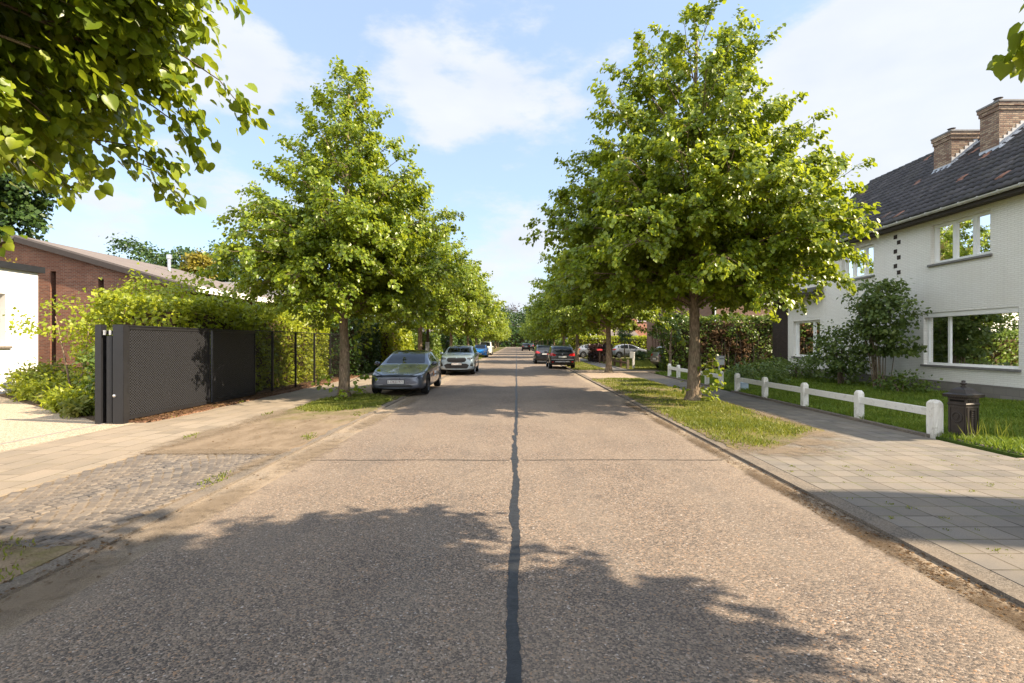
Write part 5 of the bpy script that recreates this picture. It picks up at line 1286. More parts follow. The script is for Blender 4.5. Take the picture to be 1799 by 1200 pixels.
# shrubs against the white house
def stems_fan(n, r, h, seed, r0=.028):
    rg = random.Random(seed); out = []
    for i in range(n):
        a = rg.uniform(0, 6.28); q = rg.uniform(.05, .25); e = rg.uniform(.4, 1) * r
        out.append(([(q * math.cos(a), q * math.sin(a), 0), (q * 1.6 * math.cos(a), q * 1.6 * math.sin(a), h * .4), (e * math.cos(a), e * math.sin(a), h * rg.uniform(.7, 1))], r0 * rg.uniform(.6, 1.2)))
    return out
clump_tree('tall_shrub', 'tall multi-stemmed shrub against the white house wall beside the picture window', 'shrub', (13.0, 18.2, .05), 81, [(-.1, 0, 3.3, .75, 1.15, .6), (0, -.35, 2.45, .75, 1.0, .65), (0, .6, 2.5, .7, .8, .6), (.1, -.7, 1.6, .5, .6, .4), (0, .2, 1.7, .5, .8, .5)], 150, 38, .125, 'shrub_olive', stems_fan(14, .8, 3.0, 4), 'bark', None, DIAM, DFACE, .2, 'foliage', 'stems')
clump_tree('shrub', 'bushy dark green shrub to the hedge side of the tall shrub', 'shrub', (12.9, 20.4, .05), 82, [(0, 0, 1.45, .85, 1.25, .95), (0, .8, .9, .8, .8, .8), (-.1, -.8, 1.2, .7, .7, .9)], 105, 36, .12, 'shrub_olive', stems_fan(9, .7, 1.8, 5), 'bark', None, DIAM, DFACE, .19, 'foliage', 'stems')
clump_tree('shrub', 'low spreading shrub under the curtained window of the white house', 'shrub', (12.9, 23.6, .05), 83, [(0, 0, .5, .8, 1.5, .55), (-.2, 1.2, .45, .7, .9, .45)], 70, 34, .11, 'shrub_olive', stems_fan(6, .6, .8, 6), 'bark', None, DIAM, DFACE, .2, 'foliage', 'stems')
clump_tree('shrub', 'leafy undergrowth at the foot of the tall shrub', 'shrub', (12.7, 16.9, .05), 84, [(0, 0, .35, .55, 1.1, .4)], 34, 28, .10, 'hedge_green', stems_fan(4, .4, .5, 7), 'bark', None, DIAM, DFACE, .22, 'foliage', 'stems')
clump_tree('lavender_bush', 'loose grey green bush behind the fence post in the middle of the lawn edge', 'plant', (9.6, 20.6, .05), 85, [(0, 0, .45, 1.0, 1.2, .45)], 60, 34, .16, 'shrub_olive', stems_fan(5, .6, .6, 8, .012), 'bark', None, SLIM, DFACE, .22, 'foliage', 'stems')
# tall seeding grass beside the pillar box
rng = np.random.default_rng(12); P = []; A = []
for i in range(70):
    x = rng.uniform(8.2, 9.7) if i < 45 else rng.uniform(7.65, 8.2); y = rng.uniform(8.6, 9.4) if i < 45 else rng.uniform(8.55, 8.8)
    P.append((x, y, .05)); A.append((rng.normal(0, .18), rng.normal(0, .18), 1))
P = np.array(P); A = np.array(A); n = len(P)
o = link('weeds', leaf_mesh('weeds', P, A, rng.normal(0, 1, (n, 3)), rng.uniform(.2, .5, n), np.array([(0, 0, 0), (-.016, .5, .02), (.05, 1, 0), (.016, .5, .02)]), DFACE), MAT['grass']); tag(o, 'tall seeding grass stalks around the iron pillar letterbox', 'grass', None, 'stuff')
# further along the white-house side
hedge('purple_hedge', 'low clipped purple leaved hedge beside the far footpath', 6.7, 8.2, 43.5, 48, 1.45, 8, 120, .16, 'purple', bumpy=.08)
hedge('hedge', 'clipped green hedge behind the silver hatchback', 6.4, 17, 60.5, 62, 2.4, 9, 70, .24, 'hedge_yellow', bumpy=.06)
hedge('hedge', 'far clipped hedge along the white house side beyond the parked cars', 6.8, 8.4, 64, 96, 1.9, 10, 26, .35, 'hedge_green', bumpy=.1)
hedge('hedge', 'farthest hedge on the white house side of the street end', 6.8, 8.4, 100, 150, 2.4, 11, 16, .45, 'hedge_dark', bumpy=.1)
clump_tree('topiary_tree', 'dark ball-clipped standard tree in front of the silver hatchback', 'tree', (11.05, 52, .05), 86, [(0, 0, 2.45, .66, .66, .72)], 60, 30, .12, 'hedge_dark', [([(0, 0, 0), (-.08, 0, 1), (0, 0, 2.2)], .08)], spread=.18)
clump_tree('round_bush', 'clipped round green bush beside the brick house corner', 'shrub', (12.3, 45.5, .05), 87, [(0, 0, .55, .8, .8, .65)], 50, 30, .13, 'hedge_green', stems_fan(4, .4, .6, 9), 'bark', None, DIAM, DFACE, .2, 'foliage', 'stems')
clump_tree('round_bush', 'smaller clipped bush in front of the silver hatchback bonnet', 'shrub', (11.4, 47.5, .05), 88, [(0, 0, .4, .55, .55, .5)], 40, 28, .13, 'hedge_dark', stems_fan(4, .3, .5, 10), 'bark', None, DIAM, DFACE, .2, 'foliage', 'stems')
clump_tree('garden_tree', 'leafy garden tree behind the clipped hedge and the trunks', 'tree', (9.6, 74, 0), 174, [(0, 0, 4.4, 2.6, 2.6, 2.4)], 70, 36, .3, 'hedge_green', [([(0, 0, 0), (.1, 0, 2), (0, 0, 4)], .16)])
clump_tree('garden_tree', 'tall garden tree above the farthest hedge on the white house side', 'tree', (12, 118, 0), 175, [(0, 0, 5.5, 4, 4, 4)], 80, 36, .4, 'hedge_green', [([(0, 0, 0), (.1, 0, 2), (0, 0, 5)], .2)])

# ------------------------------------------------------------------ cars
def interp(tab, s):
    xs = [a for a, _ in tab]; return float(np.interp(s, xs, [b for _, b in tab]))
def car_body(sp):
    """loft of cross-sections, smoothed; front at y = -L/2"""
    L = sp['L']; st = sp['stations']; W = sp['W'] / 2
    rows = []
    for s in st:
        w_ = interp(sp['w'], s) * W; zt = interp(sp['top'], s); zb = min(interp(sp['belt'], s), zt - .015); z0 = interp(sp['bot'], s)
        h = zt - zb; k = min(1, max(0, (h - .04) / .35)); k = k * k * (3 - 2 * k)
        wr = w_ * (.90 + (sp['roofw'] - .90) * k); zm = z0 + (zb - z0) * .55
        half = [(0, z0), (.80 * w_, z0), (.955 * w_, z0 + .05), (w_, z0 + (zb - z0) * .3), (1.0 * w_, zm), (.985 * w_, zb - (zb - zm) * .25), (.955 * w_, zb)]
        for f in (.35, .70, .93): half.append((.955 * w_ + (wr - .955 * w_) * f * (1 if k > .3 else .8), zb + h * (f if k > .3 else f * .8)))
        half += [(wr * .80, zt - .012), (wr * .42, zt), (0, zt + .008)]
        rows.append([(x, s - L / 2, z) for x, z in half])
    n = len(rows[0]); V = []; Fc = []
    idx = []
    for r in rows:
        right = []
        for p in r: V.append(p); right.append(len(V) - 1)
        left = []
        for j, p in enumerate(r):
            if j in (0, n - 1): left.append(right[j])
            else: V.append((-p[0], p[1], p[2])); left.append(len(V) - 1)
        idx.append((right, left))
    for i in range(len(rows) - 1):
        for side in (0, 1):
            a, b = idx[i][side], idx[i + 1][side]
            for j in range(n - 1):
                f = (a[j], a[j + 1], b[j + 1], b[j]); Fc.append(f if side == 0 else f[::-1])
    for i in (0, len(rows) - 1):
        r, l = idx[i]
        for j in range(n - 1):
            f = [r[j], l[j], l[j + 1], r[j + 1]]; f = list(dict.fromkeys(f)); Fc.append(tuple(f) if i else tuple(f[::-1]))
    me = bpy.data.meshes.new('body'); me.from_pydata(V, [], Fc)
    bm = bmesh.new(); bm.from_mesh(me); bmesh.ops.recalc_face_normals(bm, faces=bm.faces); bm.to_mesh(me); bm.free()
    o = bpy.data.objects.new('tmp_body', me); COL.objects.link(o)
    mod = o.modifiers.new('s', 'SUBSURF'); mod.levels = mod.render_levels = 2
    dg = bpy.context.evaluated_depsgraph_get(); dg.update()
    sm = bpy.data.meshes.new_from_object(o.evaluated_get(dg))
    bm = bmesh.new(); bm.from_mesh(sm); bvh = BVHTree.FromBMesh(bm); bm.free()
    # wheel arches
    o.modifiers.clear(); o.data = sm
    cutters = []
    for yw in sp['axles']:
        m = MB(); r = sp['wheel_r'] * 1.12
        for sx in (-1, 1):
            m.lathe([(r, W * .62), (r, W * 1.3)], 28, 0, lambda a, b, z, sx=sx, yw=yw: (sx * z, yw - L / 2 + a, sp['wheel_r'] + .02 + b))
        c = bpy.data.objects.new('tmp_cut', m.mesh('cut')); COL.objects.link(c); cutters.append(c)
        md = o.modifiers.new('b', 'BOOLEAN'); md.object = c; md.operation = 'DIFFERENCE'; md.solver = 'EXACT'
    dg = bpy.context.evaluated_depsgraph_get(); dg.update()
    out = bpy.data.meshes.new_from_object(o.evaluated_get(dg))
    if len(out.polygons) < len(sm.polygons) * .5: out = sm
    for c in cutters + [o]: bpy.data.objects.remove(c)
    # faces inside the arches are dark lining
    out.materials.clear()
    mi = []
    for p in out.polygons:
        c = p.center; d = 0
        for yw in sp['axles']:
            rr = math.hypot(c.y - (yw - L / 2), c.z - sp['wheel_r'] - .02)
            if rr < sp['wheel_r'] * 1.125 and abs(c.x) < W * .985 and (abs(p.normal.x) > .97 and abs(c.x) < W * .66 or abs(rr - sp['wheel_r'] * 1.12) < .012): d = 1
        if p.normal.z < -.7 and c.z < .35: d = 1
        mi.append(d)
    out.polygons.foreach_set('material_index', mi)
    out.polygons.foreach_set('use_smooth', [True] * len(out.polygons))
    try: out.set_sharp_from_angle(angle=R(40))
    except Exception: pass
    return out, bvh
def patch(bvh, poly, axis, off, sp, step=.06):
    """panel cut to a polygon and laid on the body surface"""
    bm = bmesh.new(); vs = [bm.verts.new((a, b, 0)) for a, b in poly]; bm.faces.new(vs)
    for ax_ in (0, 1):
        lo = min(p[ax_] for p in poly); hi = max(p[ax_] for p in poly); n = max(1, int((hi - lo) / step))
        for i in range(1, n):
            co = [0, 0, 0]; co[ax_] = lo + (hi - lo) * i / n; no = [0, 0, 0]; no[ax_] = 1
            bmesh.ops.bisect_plane(bm, geom=bm.verts[:] + bm.edges[:] + bm.faces[:], plane_co=co, plane_no=no, dist=1e-5)
    L = sp['L']
    for v in bm.verts:
        a, b = v.co.x, v.co.y
        if axis == 'front': o, d = (a, -9, b), (0, 1, 0)
        elif axis == 'rear': o, d = (a, 9, b), (0, -1, 0)
        elif axis == 'right': o, d = (9, a - L / 2, b), (-1, 0, 0)
        elif axis == 'left': o, d = (-9, a - L / 2, b), (1, 0, 0)
        else: o, d = (a, b - L / 2, 9), (0, 0, -1)
        hit = bvh.ray_cast(Vector(o), Vector(d))
        if hit[0] is None: hit = bvh.find_nearest(Vector((a, -L / 2 if axis == 'front' else L / 2, b)) if axis in ('front', 'rear') else Vector(((1 if axis == 'right' else -1) * sp['W'] / 2, a - L / 2, b)))
        nn = hit[1]
        v.co = hit[0] + nn * off
    bmesh.ops.recalc_face_normals(bm, faces=bm.faces)
    me = bpy.data.meshes.new('patch'); bm.to_mesh(me); bm.free()
    me.polygons.foreach_set('use_smooth', [True] * len(me.polygons)); return me
def wheel_mesh(r, w_, dark=False):
    m = MB(); T = lambda a, b, z: (z, a, b)
    m.lathe([(r * .66, -w_ / 2), (r * .90, -w_ / 2), (r * .985, -w_ * .38), (r, -w_ * .2), (r, w_ * .2), (r * .985, w_ * .38), (r * .90, w_ / 2), (r * .66, w_ / 2)], 32, 0, T, False)
    tyre = m.mesh('tyre')
    m = MB(); rr = r * .66
    m.lathe([(rr, w_ * .47), (rr * .95, w_ * .49), (rr * .9, w_ * .38), (rr * .88, w_ * .1)], 32, 0, T, False)
    m.lathe([(rr * .86, w_ * .08), (rr * .02, w_ * .08)], 24, 1, T, False)
    for i in range(10):
        a = 2 * math.pi * i / 10 + (.12 if i % 2 else -.12)
        ca, sa = math.cos(a), math.sin(a); q = .028
        vs = [(w_ * .43, ca * rr * .12 - sa * q, sa * rr * .12 + ca * q), (w_ * .43, ca * rr * .12 + sa * q, sa * rr * .12 - ca * q), (w_ * .36, ca * rr * .92 + sa * q * .8, sa * rr * .92 - ca * q * .8), (w_ * .36, ca * rr * .92 - sa * q * .8, sa * rr * .92 + ca * q * .8)]
        m.add(vs + [(x - .04, y, z) for x, y, z in vs], [(0, 1, 2, 3), (0, 4, 5, 1), (2, 6, 7, 3), (1, 5, 6, 2), (0, 3, 7, 4)])
    m.lathe([(rr * .2, w_ * .40), (rr * .18, w_ * .46), (0.0, w_ * .47)], 16, 0, T, False)
    return tyre, m.mesh('rim')
def mirror_mesh(sx):
    bm = bmesh.new(); bmesh.ops.create_icosphere(bm, subdivisions=3, radius=1)
    for v in bm.verts:
        v.co = Vector((v.co.x * .10, (v.co.y if v.co.y < 0 else v.co.y * .35) * .085, v.co.z * .07))
    me = bpy.data.meshes.new('mirror'); bm.to_mesh(me); bm.free(); me.polygons.foreach_set('use_smooth', [True] * len(me.polygons)); return me
def text_mesh(txt, size):
    c = bpy.data.curves.new('txt', 'FONT'); c.body = txt; c.size = size; c.align_x = 'CENTER'; c.align_y = 'CENTER'; c.extrude = .001; c.resolution_u = 2
    o = bpy.data.objects.new('txt', c); COL.objects.link(o); dg = bpy.context.evaluated_depsgraph_get(); dg.update()
    me = bpy.data.meshes.new_from_object(o.evaluated_get(dg)); bpy.data.objects.remove(o); return me
def plate(t, sp, bvh, x, z, front, txt):
    d = -1 if front else 1
    hit = bvh.ray_cast(Vector((x, 9 * d, z)), Vector((0, -d, 0))); y = hit[0].y + d * .02
    m = MB(); m.box(x - .26, x + .26, y - .008, y + .008, z - .055, z + .055); p = m.build('number_plate', MAT['plate'], t, bevel=.004)
    m = MB(); e = y - d * .012
    for (a, b, c, q) in ((-.275, .275, -.07, -.056), (-.275, .275, .056, .07), (-.275, -.261, -.056, .056), (.261, .275, -.056, .056)): m.box(x + a, x + b, e - .018, e + .018, z + c, z + q)
    m.build('plate_holder', MAT['car_black'], p)
    if txt:
        me = text_mesh(txt, .105); o = link('registration_characters', me, MAT['plate_text'], p, (x, y + d * .010, z)); o.rotation_euler = (R(90), 0, 0 if front else R(180))
def car(name, label, sp, paintmat, loc, rz, cat='car', wheels=True):
    t = thing(name, label, cat, loc, rz)
    me, bvh = car_body(sp); L, W = sp['L'], sp['W'] / 2
    body = link('body', me, [paintmat, MAT['car_black']], t)
    tyre, rim = wheel_mesh(sp['wheel_r'], .23)
    for q, yw in enumerate(sp['axles']):
        for sx in (1, -1):
            if q == 0 and sx == 1:
                wo = link('wheel', tyre, MAT['rubber'], t, smooth=False); ri = link('rim', rim, [MAT[sp.get('rim', 'alloy')], MAT['car_black']], wo)
            else:
                wo = bpy.data.objects.new('wheel', tyre); COL.objects.link(wo); wo.parent = t; ri = bpy.data.objects.new('rim', rim); COL.objects.link(ri); ri.parent = wo
            wo.location = (sx * (W - .125), yw - L / 2, sp['wheel_r']); wo.rotation_euler = (0, 0, 0 if sx == 1 else math.pi)
    def P(nm, poly, axis, mat, off=.006, both=False, step=.06, lab=None):
        for mir in ((1, -1) if both else (1,)):
            a = axis; pl = poly
            if mir == -1:
                if axis in ('right', 'left'): a = 'left'
                else: pl = [(-x, z) for x, z in poly]
            o = link(nm, patch(bvh, pl, a, off, sp, step), MAT[mat] if isinstance(mat, str) else mat, t)
        return o
    for d in sp['patches']: P(*d[:4], **(d[4] if len(d) > 4 else {}))
    for sx in (1, -1):
        o = link('mirror', mirror_mesh(sx), sp.get('mirror_mat', paintmat), t, (sx * (W + .07), sp['mirror'][0] - L / 2, sp['mirror'][1]))
        m = MB(); m.tube([(-sx * .12, .02, -.05), (0, 0, -.03)], [.02, .025], 6); m.build('mirror_arm', MAT['car_black'], o)
    for (x, z, fr, tx) in sp.get('plates', ()): plate(t, sp, bvh, x, z, fr, tx)
    return t, bvh, P

# sedan (smooth nose, glass roof)
sedan = dict(L=4.72, W=1.85, wheel_r=.335, axles=(.84, 3.715), roofw=.70, rim='dark_alloy', mirror=(1.62, .99),
    stations=[0, .05, .16, .34, .6, .95, 1.3, 1.5, 1.75, 2.05, 2.4, 2.8, 3.2, 3.6, 3.95, 4.2, 4.42, 4.58, 4.68, 4.72],
    w=[(0, .72), (.05, .80), (.16, .88), (.34, .94), (.6, .975), (.95, .99), (1.5, 1), (3.3, 1), (3.95, .97), (4.42, .90), (4.65, .84), (4.72, .76)],
    top=[(0, .60), (.05, .66), (.16, .70), (.34, .745), (.6, .80), (.95, .875), (1.3, .94), (1.5, .99), (1.75, 1.12), (2.05, 1.27), (2.4, 1.39), (2.8, 1.44), (3.2, 1.42), (3.6, 1.33), (3.95, 1.21), (4.2, 1.13), (4.42, 1.09), (4.6, 1.06), (4.72, .95)],
    belt=[(0, .50), (.16, .62), (.34, .68), (.6, .745), (.95, .82), (1.5, .90), (2.4, .945), (3.4, .985), (4.2, 1.0), (4.72, .86)],
    bot=[(0, .24), (.16, .19), (.6, .17), (2, .16), (4.2, .2), (4.72, .34)],
    plates=[(.0, .46, True, '2-DKD-971')],
    patches=[('windshield', [(-.66, 1.0), (.66, 1.0), (.655, 1.06), (.57, 1.31), (.50, 1.365), (-.50, 1.365), (-.57, 1.31), (-.655, 1.06)], 'front', 'car_glass'),
             ('roof_glass', [(-.5, 2.40), (.5, 2.40), (.54, 2.8), (.5, 3.5), (-.5, 3.5), (-.54, 2.8)], 'top', 'car_glass'),
             ('side_window', [(1.78, .97), (2.62, .99), (2.62, 1.345), (2.40, 1.33), (2.05, 1.19)], 'right', 'car_glass', dict(both=True)),
             ('rear_side_window', [(2.70, .99), (3.5, 1.03), (3.72, 1.10), (3.5, 1.24), (3.1, 1.34), (2.70, 1.36)], 'right', 'car_glass', dict(both=True)),
             ('headlight_surround', [(.42, .66), (.60, .625), (.80, .655), (.875, .725), (.83, .775), (.66, .73)], 'front', 'car_black', dict(both=True, step=.04, off=.004)),
             ('headlight', [(.50, .665), (.62, .645), (.79, .675), (.85, .725), (.82, .752), (.68, .71)], 'front', 'headlight', dict(both=True, step=.04, off=.009)),
             ('lower_grille', [(-.56, .315), (-.48, .285), (.48, .285), (.56, .315), (.46, .355), (-.46, .355)], 'front', 'car_black', dict(step=.05)),
             ('bumper_crease', [(-.70, .385), (-.42, .365), (-.40, .375), (-.66, .405)], 'front', 'alloy', dict(both=True, step=.03, off=.004)),
             ('door_seam', [(1.60, .32), (1.612, .32), (1.66, .9), (1.648, .9)], 'right', 'car_black', dict(both=True, off=.002)),
             ('door_seam', [(2.655, .32), (2.667, .32), (2.675, .95), (2.663, .95)], 'right', 'car_black', dict(both=True, off=.002)),
             ('side_sill', [(1.25, .20), (3.3, .20), (3.3, .26), (1.25, .26)], 'right', 'car_black', dict(both=True, off=.004)),
             ('rear_light', [(.42, .90), (.78, .92), (.74, .98), (.40, .97)], 'rear', 'tail', dict(both=True)),
             ('rear_window', [(-.55, 1.12), (.55, 1.12), (.45, 1.38), (-.45, 1.38)], 'rear', 'car_glass')])
YC = 16.3 + 4.72 / 2
t, bvh, P = car('parked_sedan', 'grey blue four door sedan with dark glass roof and white and orange door sticker', sedan, paint('grey_blue_paint', (.095, .108, .145), .55), (-3.87, YC, .02), R(.8))
P('door_sticker', [(1.86, .555), (1.98, .55), (1.98, .70), (1.86, .70)], 'right', 'sticker_orange', off=.008, both=True, lab=None)
for (a, b, z0_, z1_) in ((2.02, 2.55, .61, .70), (2.02, 2.44, .50, .56)): P('sticker_lettering', [(a, z0_), (b, z0_), (b, z1_), (a, z1_)], 'right', 'sticker_white', off=.008, both=True)
P('badge', [(-.03, .70), (.03, .70), (.012, .745), (-.012, .745)], 'front', 'alloy', off=.004)

suvp = dict(L=4.55, W=1.85, wheel_r=.36, axles=(.86, 3.55), roofw=.72, mirror=(1.55, 1.13),
    stations=[0, .05, .14, .3, .6, .95, 1.25, 1.45, 1.75, 2.0, 2.4, 2.9, 3.4, 3.8, 4.1, 4.3, 4.45, 4.52, 4.55],
    w=[(0, .80), (.05, .88), (.14, .94), (.3, .97), (.6, .99), (1, 1), (3.6, 1), (4.1, .97), (4.4, .93), (4.55, .84)],
    top=[(0, .86), (.05, .95), (.14, .99), (.3, 1.02), (.6, 1.05), (.95, 1.085), (1.25, 1.11), (1.45, 1.18), (1.75, 1.36), (2.0, 1.48), (2.4, 1.56), (2.9, 1.575), (3.4, 1.55), (3.8, 1.47), (4.1, 1.33), (4.3, 1.18), (4.45, 1.10), (4.55, .96)],
    belt=[(0, .74), (.14, .86), (.6, .96), (1.25, 1.03), (2.4, 1.06), (3.8, 1.10), (4.3, 1.08), (4.55, .9)],
    bot=[(0, .30), (.14, .24), (.6, .2), (3.8, .22), (4.3, .28), (4.55, .42)],
    plates=[(0, .60, True, '2-PYU-133')],
    patches=[('windshield', [(-.68, 1.17), (.68, 1.17), (.60, 1.45), (.54, 1.52), (-.54, 1.52), (-.60, 1.45)], 'front', 'car_glass'),
             ('side_window', [(1.75, 1.10), (2.65, 1.12), (2.65, 1.49), (2.3, 1.47), (2.0, 1.36)], 'right', 'car_glass', dict(both=True)),
             ('rear_side_window', [(2.72, 1.12), (3.6, 1.16), (3.9, 1.28), (3.6, 1.42), (3.1, 1.49), (2.72, 1.50)], 'right', 'car_glass', dict(both=True)),
             ('grille', [(-.42, .70), (-.5, .78), (-.5, .88), (-.42, .93), (-.06, .93), (0, .90), (.06, .93), (.42, .93), (.5, .88), (.5, .78), (.42, .70), (.06, .68), (-.06, .68)], 'front', 'car_black', dict(step=.05)),
             ('headlight', [(.52, .86), (.74, .83), (.84, .87), (.85, .92), (.76, .94), (.56, .92)], 'front', 'headlight_dark', dict(both=True, step=.04)),
             ('bumper_intake', [(-.56, .36), (.56, .36), (.66, .54), (.5, .62), (-.5, .62), (-.66, .54)], 'front', 'car_black', dict(step=.06, off=.004)),
             ('side_intake', [(.70, .50), (.84, .48), (.85, .68), (.76, .66)], 'front', 'car_black', dict(both=True, step=.05, off=.004)),
             ('side_cladding', [(1.3, .24), (3.1, .24), (3.1, .36), (1.3, .36)], 'right', 'car_black', dict(both=True, off=.005)),
             ('rear_light', [(.42, .95), (.82, .95), (.80, 1.03), (.44, 1.03)], 'rear', 'tail', dict(both=True)),
             ('rear_window', [(-.58, 1.18), (.58, 1.18), (.48, 1.46), (-.48, 1.46)], 'rear', 'car_glass')])
car('parked_crossover', 'pale silver blue crossover with big black grille parked behind the sedan', suvp, paint('pale_blue_paint', (.24, .31, .37), .4), (-3.16, 26.9 + 2.27, .0), R(.5))

smallp = dict(L=3.65, W=1.66, wheel_r=.30, axles=(.68, 2.98), roofw=.74, mirror=(1.25, .98),
    stations=[0, .05, .14, .3, .55, .85, 1.05, 1.3, 1.6, 2.0, 2.5, 2.95, 3.25, 3.45, 3.58, 3.65],
    w=[(0, .72), (.05, .82), (.14, .9), (.3, .95), (.6, .98), (1, 1), (3, 1), (3.4, .94), (3.65, .84)],
    top=[(0, .62), (.05, .72), (.14, .80), (.3, .88), (.55, .94), (.85, .985), (1.05, 1.04), (1.3, 1.22), (1.6, 1.40), (2.0, 1.49), (2.5, 1.49), (2.95, 1.40), (3.25, 1.2), (3.45, 1.02), (3.65, .85)],
    belt=[(0, .56), (.14, .72), (.55, .85), (1.05, .92), (2, .95), (3.2, .97), (3.65, .8)], bot=[(0, .26), (.2, .2), (3.2, .2), (3.65, .32)],
    plates=[(0, .40, True, '')],
    patches=[('windshield', [(-.58, 1.04), (.58, 1.04), (.5, 1.36), (.44, 1.42), (-.44, 1.42), (-.5, 1.36)], 'front', 'car_glass'),
             ('side_window', [(1.3, .98), (2.3, 1.0), (2.3, 1.4), (1.9, 1.39), (1.55, 1.25)], 'right', 'car_glass', dict(both=True)),
             ('soft_top', [(-.55, 1.62), (.55, 1.62), (.58, 2.9), (-.58, 2.9)], 'top', 'car_black'),
             ('headlight', [(.48, .62), (.56, .58), (.64, .60), (.67, .68), (.62, .74), (.52, .74), (.46, .69)], 'front', 'headlight', dict(both=True, step=.04)),
             ('lower_grille', [(-.5, .27), (.5, .27), (.44, .33), (-.44, .33)], 'front', 'car_black'),
             ('rear_light', [(.5, .75), (.66, .74), (.64, .92), (.5, .92)], 'rear', 'tail', dict(both=True))])
car('small_car', 'small bright blue two door car with dark soft top parked under the row of lindens', smallp, paint('bright_blue_paint', (.015, .17, .55), .1), (-4.15, 58 + 1.8, .0), R(0))

van = dict(suvp); van.update(W=1.9, roofw=.80, plates=[(0, .60, True, '')],
    top=[(a, b * 1.16 if b > 1.2 else b * 1.02) for a, b in suvp['top']], patches=[
             ('windshield', [(-.70, 1.2), (.70, 1.2), (.66, 1.60), (.60, 1.72), (-.60, 1.72), (-.66, 1.60)], 'front', 'car_glass'),
             ('side_window', [(1.75, 1.14), (2.65, 1.14), (2.65, 1.62), (2.3, 1.58), (2.0, 1.44)], 'right', 'car_glass', dict(both=True)),
             ('grille', [(-.5, .75), (.5, .75), (.52, .9), (-.52, .9)], 'front', 'car_black'),
             ('headlight', [(.56, .80), (.84, .78), (.85, .94), (.6, .93)], 'front', 'headlight', dict(both=True)),
             ('lower_grille', [(-.6, .34), (.6, .34), (.62, .5), (-.62, .5)], 'front', 'car_black')])
car('parked_van', 'white high roofed family van parked behind the small blue car', van, paint('white_paintwork', (.62, .62, .60), 0.), (-4.2, 67.5 + 2.3, 0), R(0))

# cars seen from behind
crossp = dict(L=4.16, W=1.74, wheel_r=.33, axles=(.83, 3.37), roofw=.76, mirror=(1.45, 1.08), 
    stations=[0, .05, .14, .3, .6, .95, 1.2, 1.45, 1.75, 2.1, 2.6, 3.1, 3.5, 3.75, 3.92, 4.04, 4.12, 4.16],
    w=[(0, .80), (.05, .88), (.14, .94), (.3, .97), (.6, .99), (1, 1), (3.3, 1), (3.8, .97), (4.05, .93), (4.16, .86)],
    top=[(0, .78), (.14, .92), (.6, 1.0), (1.2, 1.07), (1.45, 1.2), (1.75, 1.38), (2.1, 1.50), (2.6, 1.55), (3.1, 1.54), (3.5, 1.50), (3.75, 1.43), (3.92, 1.26), (4.04, 1.06), (4.12, .98), (4.16, .86)],
    belt=[(0, .70), (.14, .82), (1.2, .99), (2.6, 1.03), (3.6, 1.06), (4.0, 1.02), (4.16, .82)], bot=[(0, .3), (.2, .22), (3.7, .24), (4.05, .30), (4.16, .42)],
    plates=[(0, .80, False, '')],
    patches=[('rear_window', [(-.60, 1.10), (.60, 1.10), (.56, 1.36), (.48, 1.44), (-.48, 1.44), (-.56, 1.36)], 'rear', 'car_glass'),
             ('tail_light', [(.40, .90), (.52, .84), (.80, .86), (.84, .98), (.74, 1.06), (.54, 1.0)], 'rear', 'tail', dict(both=True, step=.04)),
             ('bumper', [(-.78, .40), (.78, .40), (.80, .62), (-.80, .62)], 'rear', 'car_black', dict(off=.004)),
             ('skid_plate', [(-.50, .46), (.50, .46), (.44, .53), (-.44, .53)], 'rear', 'alloy', dict(off=.010)),
             ('chrome_strip', [(-.72, .615), (.72, .615), (.72, .665), (-.72, .665)], 'rear', 'alloy', dict(off=.008)),
             ('reflector', [(.58, .44), (.70, .44), (.70, .51), (.58, .51)], 'rear', 'tail', dict(both=True, off=.010, step=.04)),
             ('badge', [(-.04, .93), (.04, .93), (.03, 1.01), (-.03, 1.01)], 'rear', 'alloy', dict(step=.04)),
             ('side_window', [(1.5, 1.06), (2.4, 1.07), (2.4, 1.46), (2.1, 1.44), (1.75, 1.3)], 'right', 'car_glass', dict(both=True)),
             ('rear_side_window', [(2.48, 1.07), (3.5, 1.12), (3.5, 1.34), (3.1, 1.45), (2.48, 1.47)], 'right', 'car_glass', dict(both=True)),
             ('windshield', [(-.62, 1.12), (.62, 1.12), (.5, 1.44), (-.5, 1.44)], 'front', 'car_glass'),
             ('headlight', [(.5, .75), (.8, .75), (.8, .85), (.5, .85)], 'front', 'headlight', dict(both=True))])
t, bvh, P = car('parked_crossover', 'black crossover with roof rails and red tail lamps, seen from behind', crossp, paint('black_paint', (.014, .014, .018), .2), (2.98, 32.9 + 2.1, 0), R(180))
def roof_rails(t, bvh, mat='alloy'):
    for sx in (1, -1):
        m = MB(); pts = []
        for s in np.linspace(1.95, 3.6, 8):
            h = bvh.ray_cast(Vector((sx * .56, s - 2.08, 9)), Vector((0, 0, -1))); pts.append((sx * .56, s - 2.08, h[0].z + (.045 if 2 < s < 3.5 else .0)))
        m.tube(pts, .018, 6); m.build('roof_rail', MAT[mat], t)
roof_rails(t, bvh)
cross2 = dict(crossp); cross2['patches'] = [p for p in crossp['patches'] if p[0] not in ('skid_plate', 'reflector', 'chrome_strip')]
t, bvh, P = car('parked_hatchback', 'black hatchback parked in front of the black crossover, seen from behind', cross2, paint('black_blue_paint', (.012, .014, .02), .2), (2.32, 40.6 + 2.1, 0), R(180)); roof_rails(t, bvh)
far = dict(cross2); far['plates'] = [(0, .80, False, '')]
car('driving_car', 'distant dark grey car on the road towards the street end', far, paint('dark_grey_paint', (.03, .03, .032), .2), (1.95, 104, 0), R(180))
car('distant_car', 'distant silver grey car beyond the distant dark one', cross2, paint('mid_grey_paint', (.2, .22, .25), .4), (3.3, 121, 0), R(180))

